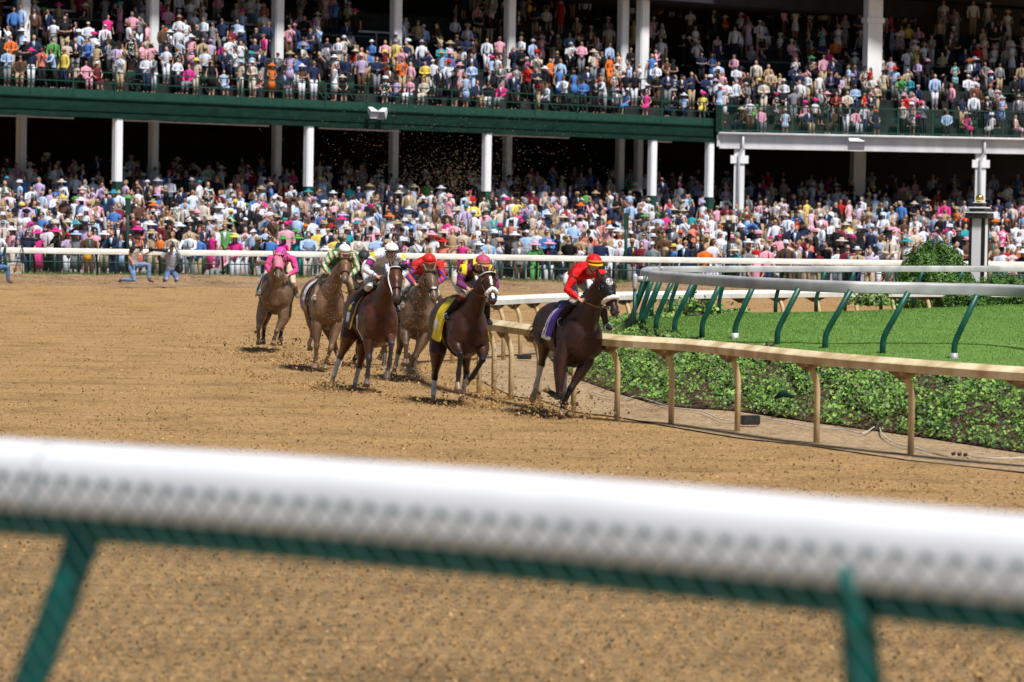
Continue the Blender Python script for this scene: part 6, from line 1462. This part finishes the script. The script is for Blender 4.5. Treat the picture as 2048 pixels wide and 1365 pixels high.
# the most noticeable people of the photograph: px, head y, upper?, female, kind, top, bottom, hat, pose
NOTE = [(75, 470, 0, 1, 'dress', 'hot pink', 'hot pink', ('wide', 'hot pink'), 'stand'), (22, 462, 0, 1, 'polo', 'pink', 'cream', ('wide', 'white'), 'raise'), (118, 480, 0, 1, 'polo', 'black', 'black', ('wide', 'hot pink'), 'lean'), (152, 478, 0, 1, 'dress', 'grey', 'grey', ('wide', 'pale blue'), 'fold'),
 (190, 462, 0, 1, 'polo', 'pink', 'white', None, 'stand'), (208, 470, 0, 1, 'dress', 'black', 'tan', ('wide', 'white'), 'fold'), (228, 478, 0, 0, 'suit', 'navy', 'navy', None, 'lean'), (275, 468, 0, 1, 'dress', 'coral', 'coral', ('wide', 'hot pink'), 'fold'), (303, 476, 0, 1, 'dress', 'tan', 'tan', ('wide', 'tan'), 'fold'),
 (345, 478, 0, 0, 'shirt', 'cream', 'tan', None, 'fold'), (380, 482, 0, 0, 'shirt', 'white', 'grey', None, 'lean'), (396, 476, 0, 0, 'shirt', 'blue', 'tan', None, 'fold'), (425, 476, 0, 1, 'dress', 'hot pink', 'hot pink', None, 'stand'), (450, 462, 0, 0, 'suit', 'green', 'green', None, 'stand'), (470, 482, 0, 1, 'polo', 'hot pink', 'white', ('wide', 'yellow'), 'fold'), (490, 474, 0, 1, 'shirt', 'white', 'white', None, 'fold'),
 (430, 440, 0, 1, 'dress', 'white', 'white', ('wide', 'white'), 'stand'), (460, 440, 0, 1, 'dress', 'black', 'black', ('wide', 'yellow'), 'stand'), (615, 485, 0, 0, 'shirt', 'pale blue', 'cream', None, 'lean'), (540, 478, 0, 0, 'shirt', 'blue', 'navy', None, 'fold'), (595, 480, 0, 1, 'dress', 'teal', 'teal', ('wide', 'green'), 'fold'),
 (885, 496, 0, 1, 'dress', 'coral', 'coral', ('wide', 'red'), 'fold'), (925, 500, 0, 1, 'dress', 'hot pink', 'hot pink', None, 'fold'), (1070, 500, 0, 1, 'shirt', 'green', 'green', ('wide', 'pink'), 'raise'), (1130, 478, 0, 0, 'shirt', 'olive', 'olive', ('cap', 'olive'), 'raise'), (1215, 488, 0, 0, 'shirt', 'white', 'white', None, 'fold'), (1240, 492, 0, 0, 'shirt', 'white', 'grey', None, 'fold'),
 (1325, 470, 0, 0, 'shirt', 'olive', 'olive', ('cap', 'olive'), 'raise'), (1358, 486, 0, 1, 'polo', 'white', 'white', None, 'fold'), (1425, 492, 0, 1, 'polo', 'white', 'white', None, 'fold'), (1395, 488, 0, 0, 'suit', 'black', 'black', None, 'fold'), (1515, 492, 0, 1, 'dress', 'red', 'red', None, 'stand'), (1540, 486, 0, 0, 'suit', 'black', 'black', None, 'fold'),
 (1575, 490, 0, 0, 'shirt', 'cream', 'tan', None, 'stand'), (1655, 486, 0, 1, 'dress', 'tan', 'tan', ('wide', 'black'), 'fold'), (1780, 486, 0, 0, 'shirt', 'cream', 'grey', ('cap', 'navy'), 'fold'), (1997, 500, 0, 0, 'shirt', 'tan', 'tan', None, 'lean'), (2016, 498, 0, 1, 'shirt', 'red', 'red', None, 'lean'), (2040, 502, 0, 0, 'shirt', 'orange', 'orange', ('cap', 'white'), 'lean'),
 (42, 78, 1, 1, 'polo', 'black', 'black', ('wide', 'white'), 'fold'), (100, 112, 1, 0, 'shirt', 'pale blue', 'black', None, 'lean'), (168, 100, 1, 0, 'shirt', 'blue', 'black', None, 'fold'), (165, 138, 1, 1, 'shirt', 'pink', 'pink', None, 'sit'), (233, 110, 1, 0, 'shirt', 'white', 'tan', None, 'raise'), (285, 110, 1, 0, 'shirt', 'white', 'navy', None, 'fold'), (286, 80, 1, 0, 'suit', 'tan', 'tan', None, 'stand'),
 (350, 55, 1, 0, 'shirt', 'white', 'grey', None, 'stand'), (385, 130, 1, 1, 'polo', 'cream', 'cream', ('wide', 'yellow'), 'fold'), (416, 125, 1, 1, 'dress', 'black', 'black', None, 'stand'), (473, 130, 1, 1, 'polo', 'cream', 'cream', ('wide', 'pale blue'), 'fold'), (497, 122, 1, 0, 'suit', 'cream', 'cream', ('fedora', 'white'), 'fold'), (536, 140, 1, 1, 'dress', 'orange', 'orange', ('wide', 'orange'), 'fold'), (598, 88, 1, 0, 'shirt', 'blue', 'black', None, 'fold'), (596, 145, 1, 1, 'polo', 'brown', 'white', ('wide', 'white'), 'fold'), (620, 135, 1, 0, 'polo', 'navy', 'white', None, 'stand'), (661, 145, 1, 1, 'dress', 'white', 'white', None, 'raise'), (783, 90, 1, 0, 'shirt', 'yellow', 'tan', None, 'stand'), (842, 138, 1, 0, 'shirt', 'yellow', 'tan', None, 'fold'), (870, 145, 1, 0, 'suit', 'black', 'black', None, 'stand'), (935, 130, 1, 0, 'suit', 'pale blue', 'pale blue', None, 'fold'), (995, 165, 1, 0, 'suit', 'hot pink', 'grey', None, 'sit'), (840, 185, 1, 1, 'shirt', 'cream', 'cream', None, 'sit'), (812, 180, 1, 1, 'shirt', 'pink', 'white', None, 'sit'), (1120, 155, 1, 0, 'shirt', 'white', 'black', None, 'lean'), (1210, 108, 1, 1, 'shirt', 'orange', 'orange', None, 'stand'), (1183, 160, 1, 0, 'suit', 'black', 'black', None, 'fold'), (1200, 168, 1, 0, 'shirt', 'white', 'grey', None, 'lean'), (1285, 200, 1, 1, 'dress', 'hot pink', 'hot pink', None, 'sit'),
 (1397, 195, 1, 1, 'dress', 'yellow', 'yellow', ('flower', 'hot pink'), 'sit'), (1440, 165, 1, 0, 'polo', 'orange', 'black', None, 'stand'), (1475, 165, 1, 0, 'shirt', 'white', 'black', None, 'stand'), (1530, 175, 1, 0, 'suit', 'cream', 'cream', None, 'fold'), (1510, 205, 1, 1, 'dress', 'green', 'green', ('wide', 'black'), 'sit'), (1570, 178, 1, 0, 'shirt', 'white', 'white', ('fedora', 'white'), 'fold'), (1620, 165, 1, 0, 'shirt', 'white', 'tan', None, 'fold'), (1612, 208, 1, 1, 'dress', 'pink', 'pink', ('flower', 'hot pink'), 'sit'), (1632, 206, 1, 1, 'dress', 'white', 'black', ('flower', 'hot pink'), 'sit'), (1692, 205, 1, 1, 'polo', 'black', 'white', None, 'raise'), (1715, 178, 1, 0, 'shirt', 'pale blue', 'navy', None, 'fold'), (1757, 170, 1, 0, 'suit', 'tan', 'tan', ('cap', 'white'), 'fold'), (1828, 165, 1, 0, 'shirt', 'teal', 'grey', None, 'fold'), (1845, 208, 1, 1, 'dress', 'hot pink', 'hot pink', ('wide', 'hot pink'), 'sit'), (1960, 170, 1, 0, 'polo', 'white', 'tan', None, 'fold')]
def head_px(px, k, up, pose):
    q = pos_up(k, px) if up else pos_low(k, px); z = q.z + 1.60 - (.42 if pose == 'sit' else 0); s = F / q.y; return HY(px) + (3.4 - z) * s
for (px, y, up, fem, kind, tc, bc, hat, pose) in NOTE:
    ks = np.arange(0, 7 if up else 5, 1.0 if up else .1); k = min(ks, key=lambda k: abs(head_px(px, k, up, pose) - y))
    s = rspec(); s.update(fem=bool(fem), kind=kind, tc=tc, bc=bc, hat=hat, pat=False)
    if kind == 'dress' and tc != bc: s['bc'] = bc
    spectator(px, float(k), bool(up), s, pose)
def clear(px, k, up, dx, dk=.5): return all(abs(px - a) > dx or abs(k - b) > dk or up != c for a, b, c in placed)
for k, step in ((0, 20.5), (1, 21)):
    px = -6.0 + k * 10
    while px < 2056 and n_ind < 215:
        x = px + rnd.uniform(-4, 4)
        if not (1795 < x < 1950 and k == 0) and clear(x, k, False, 14): spectator(x, k + rnd.uniform(-.12, .2), False)
        px += step
cnt = 0; px = 0
for k in (0, 1):
    px = 6.0 + 9 * k
    while px < 2050 and n_ind < 288:
        x = px + rnd.uniform(-5, 5)
        if clear(x, k, True, 13) and (rnd.random() < .74): spectator(x, k, True, pose=('sit' if k == 0 and rnd.random() < .5 else None))
        px += 23 if k == 0 else 28
# everybody else: one mesh
acc_v, acc_c, acc_f, off = [], [], [], 0
CACHE = {}
def add_person(q, s, pose, r):
    global off
    sc = rnd.uniform(.98, 1.18) * (.96 if s['fem'] else 1); ca, sa = math.cos(r) * sc, math.sin(r) * sc
    for nm, mb, c, al in part_list(s, pose):
        kk = id(mb)
        if kk not in CACHE:
            CACHE[kk] = (np.array(mb.v), mb.f, mb)
        v, fc, _ = CACHE[kk]; w2 = np.empty_like(v); w2[:, 0] = v[:, 0] * ca - v[:, 1] * sa + q.x; w2[:, 1] = v[:, 0] * sa + v[:, 1] * ca + q.y; w2[:, 2] = v[:, 2] * sc + q.z
        acc_v.append(w2); acc_c.append(np.tile(np.array([*c, al]), (len(v), 1))); acc_f.extend([tuple(i + off for i in f_) for f_ in fc]); off += len(v)
n_st = 0
for k, step in ((1, 22), (2, 22), (3, 22), (4, 21.5), (5, 21), (6, 21), (7, 21), (8, 26), (9, 30), (10, 34), (11, 38), (12, 42)):
    px = -110.0 + rnd.uniform(0, 10)
    while px < 2165:
        x = px + rnd.uniform(-9, 9); kj = k + rnd.uniform(-.48, .48)
        if rnd.random() < .93 and clear(x, kj, False, 13, .45): add_person(pos_low(kj, x), rspec(), rnd.choices(('stand', 'fold', 'raise', 'sit'), (3, 4, 2.2, .25))[0], rnd.gauss(-.1, .6)); n_st += 1
        px += step
for k in range(1, 13):
    step = 21.5 + k * .6; px = -110.0 + rnd.uniform(0, 14)
    while px < 2165:
        x = px + rnd.uniform(-9, 9)
        if rnd.random() < (.84 if math.sin(x * .023 + k * 1.3) + math.sin(x * .011 - k) > -1.0 else .45) * (1 if k < 6 else .72) and clear(x, k, True, 12) and not (k >= 7 and 690 < x < 900): add_person(pos_up(k, x), rspec(), rnd.choices(('stand', 'fold', 'raise', 'sit'), (3, 4, 2, 1.6))[0], rnd.gauss(-.1, .6)); n_st += 1
        px += step
V = np.concatenate(acc_v); me = bpy.data.meshes.new('crowd'); me.from_pydata(V.tolist(), [], acc_f); setcol(me, np.concatenate(acc_c)); o = link('crowd', me, M['crowd'])
tag(o, 'dense crowd of spectators in summer clothes and hats filling both levels behind the front rows', 'crowd', kind='stuff')


# ---- photographers in front of the far rail
def crouch(px, pyf, label, face_deg, top, legs_, kneel='one', hat=None, hair=None, vest=None, sleeve=1.0, arms='camera', sc=1.0):
    b = PZ(px, pyf, 0.03 + (0.0)); a = math.radians(face_deg); fw = Vector((math.sin(a), -math.cos(a), 0)); L = Vector((math.cos(a), math.sin(a), 0)); U = Vector((0, 0, 1))
    b.z = .16 if b.y > 117 else .03
    def p(u, v, w): return b + (fw * u + L * v) * sc + U * w * sc
    J = dict(face=fw + U * -.05, head=p(.10, 0, 1.22), shL=p(.04, .18, .98), shR=p(.04, -.18, .98), hipL=p(-.06, .09, .50), hipR=p(-.06, -.09, .50), arch=Vector((.03, 0, 0)))
    if kneel == 'one': J.update(knL=p(.42, .14, .52), anL=p(.40, .14, .10), toL=p(.56, .14, .04), knR=p(.10, -.12, .08), anR=p(-.34, -.12, .08), toR=p(-.44, -.12, .03))
    else:
        J.update(head=p(.08, 0, 1.02), shL=p(.02, .18, .80), shR=p(.02, -.18, .80), hipL=p(-.16, .09, .30), hipR=p(-.16, -.09, .30), knL=p(.24, .15, .09), anL=p(-.20, .16, .08), toL=p(-.32, .16, .03), knR=p(.24, -.15, .09), anR=p(-.20, -.16, .08), toR=p(-.32, -.16, .03))
    H = J['head']
    if arms == 'camera': J.update(elL=H + (fw * .12 + L * .24 - U * .34) * sc, haL=H + (fw * .24 + L * .07 - U * .05) * sc, elR=H + (fw * .08 - L * .26 - U * .32) * sc, haR=H + (fw * .16 - L * .09 - U * .02) * sc)
    else: J.update(elL=J['shL'] + fw * .18 - U * .2, haL=J['shL'] + fw * .40 - U * .12, elR=J['shR'] - fw * .12 - U * .26, haR=J['shR'] + fw * .02 - U * .44)
    o, V, fr_ = figure(label, 'photographer', J, top, legs_, sleeve=sleeve, hat=hat, hair=hair, goggles=False, vest=vest)
    return o, V, fw, L, U
def camera_obj(c, fw, L, long_, lb):
    r = empty('camera', c, lb, 'camera'); g = MB(); R = Matrix((tuple(L), tuple(fw), (0, 0, 1))).transposed(); g.box(c, (.15, .08, .11), R); g.box(c + Vector((0, 0, .07)), (.07, .07, .04), R); g.build('camera_body', M['black'], r, False)
    g = MB(); pts = [c + fw * .04, c + fw * .14, c + fw * (.16), c + fw * long_ * .7, c + fw * long_]; g.tube(pts, [.038, .04, .048, .056, .075 if long_ > .4 else .05], n=14); g.build('lens', M['black'], r)
JEANS = (.16, .27, .48)
o, V, fw, L, U = crouch(268, 574, 'photographer in tan vest and jeans on one knee with a very long lens', 62, (.02, .02, .022), JEANS, 'one', hat=('cap', (.02, .02, .024)), vest=(.42, .38, .32), sleeve=.5, arms='low', sc=1.13)
camera_obj(V['haL'] + fw * .05 + U * .08, fw, L, .62, 'black camera with very long lens in front of the man in the tan vest')
o, V, fw, L, U = crouch(342, 574, 'photographer in pale shirt and jeans kneeling on both knees with camera at his eye', 12, (.42, .45, .58), (.10, .17, .32), 'two', hair=(.03, .02, .015), sc=1.2)
camera_obj(V['head'] + fw * .15 + U * .0, fw, L, .26, 'black camera held to the eye of the photographer in the pale shirt')
g = MB(); c = V['hipL'] + L * .16 + fw * .12 + U * .10; g.ball(c, (.15, .12, .15), n=12); tag(g.build('camera_bag', M['black']), 'black camera bag on the hip of the photographer in the pale shirt', 'bag')
o, V, fw, L, U = crouch(508, 566, 'photographer in red vest and khaki trousers squatting by the rail left of the pink jockey', 70, (.015, .015, .018), (.34, .25, .15), 'one', hat=('brim', (.34, .28, .20)), vest=(.42, .01, .02), sc=1.08)
camera_obj(V['head'] + fw * .16, fw, L, .24, 'black camera held by the photographer in the red vest')
o, V, fw, L, U = crouch(-12, 576, 'person in jeans crouching at the very left edge of the picture', 75, (.10, .20, .36), (.08, .16, .32), 'one', hair=(.03, .02, .015))
# silver case, tripod, yellow bag
p = far_rail_pt(37) + Vector((0, -.6, 0)); p.z = .30
r = empty('equipment_case', p, 'pale wooden equipment case with metal edges standing under the far rail at the left', 'case'); R = Matrix.Rotation(.12, 3, 'Z')
g = MB(); g.box(p + Vector((0, 0, .16)), (.50, .22, .30), R); g.build('shell', noisy('case_tan', (.50, .36, .22), (.6, .45, .3), 6), r, False)
g = MB()
for z in (0.01, .31): g.box(p + Vector((0, 0, z)), (.54, .25, .035), R)
for x in (-.25, .25): g.box(p + R @ Vector((x, 0, .16)), (.035, .25, .29), R)
g.build('metal_edging', M['beam'], r, False); g = MB(); q = p + Vector((0, -.13, .18)); g.tube([q + Vector((-.06, 0, 0)), q + Vector((-.04, -.02, -.04)), q + Vector((.04, -.02, -.04)), q + Vector((.06, 0, 0))], .012, n=6); g.build('handle', M['black'], r)
p = far_rail_pt(52) + Vector((0, -1.0, 0)); r = empty('tripod', (p.x, p.y, .2), 'black tripod standing in front of the case at the left of the far rail', 'tripod')
for dx, dy in ((.28, -.25), (-.28, -.2), (0, .3)):
    g = MB(); g.tube([(p.x + dx, p.y + dy, .15), (p.x, p.y, 1.25)], .014, n=6); g.build('leg', M['black'], r)
g = MB(); g.tube([(p.x, p.y, 1.25), (p.x, p.y, 1.38)], .03, n=8); g.build('head', M['black'], r)
camera_obj(Vector((p.x, p.y, 1.45)), Vector((.97, -.2, 0)).normalized(), Vector((.2, .97, 0)).normalized(), .55, 'black camera with long lens on the tripod at the left')
p = far_rail_pt(168) + Vector((0, 1.0, 0)); p.z = .72
g = MB(); g.tube([p, p + Vector((0, 0, .12)), p + Vector((.01, 0, .34)), p + Vector((.02, 0, .42))], [(.11, .06), (.14, .08), (.12, .07), (.05, .03)], side=(1, 0, 0), n=10); tag(g.build('shoulder_bag', noisy('yellow_bag', (.62, .33, .02), (.7, .42, .03), 5)), 'yellow shoulder bag hanging at the crowd fence', 'bag')
# television camera among the crowd right of centre
q = far_rail_pt(1465) + Vector((0, 2.4, 0)); s = F / q.y; zt = 3.4 + (HY(1465) - 455) / s
r = empty('television_camera', (q.x, q.y, .3), 'large black television camera on a pedestal standing in the crowd behind the rail', 'camera')
g = MB(); g.box((q.x, q.y, zt), (.30, .55, .32), Matrix.Rotation(.2, 3, 'Z')); g.box((q.x - .02, q.y, zt + .2), (.2, .3, .1)); g.build('camera_body', M['black'], r, False)
g = MB(); g.tube([(q.x, q.y - .25, zt), (q.x - .05, q.y - .55, zt)], [.1, .13], n=14); g.build('lens', M['black'], r)
g = MB(); g.tube([(q.x, q.y, .2), (q.x, q.y, zt - .15)], .06, n=10); g.build('pedestal', M['black'], r)
# grass growing at the foot of the crowd fence
def pg():
    px = rnd.uniform(-20, 1300) if rnd.random() < .8 else rnd.uniform(1300, 1800); q = far_rail_pt(px); return Vector((q.x, q.y + rnd.uniform(-.9, 1.4), .22))
tag(blades(9000, pg, .13, .012, [(.10, .19, .04), (.16, .22, .06), (.07, .13, .03)], 'verge_grass', M['leaf']), kind='stuff', label='rough grass growing under the far rail', cat='grass')
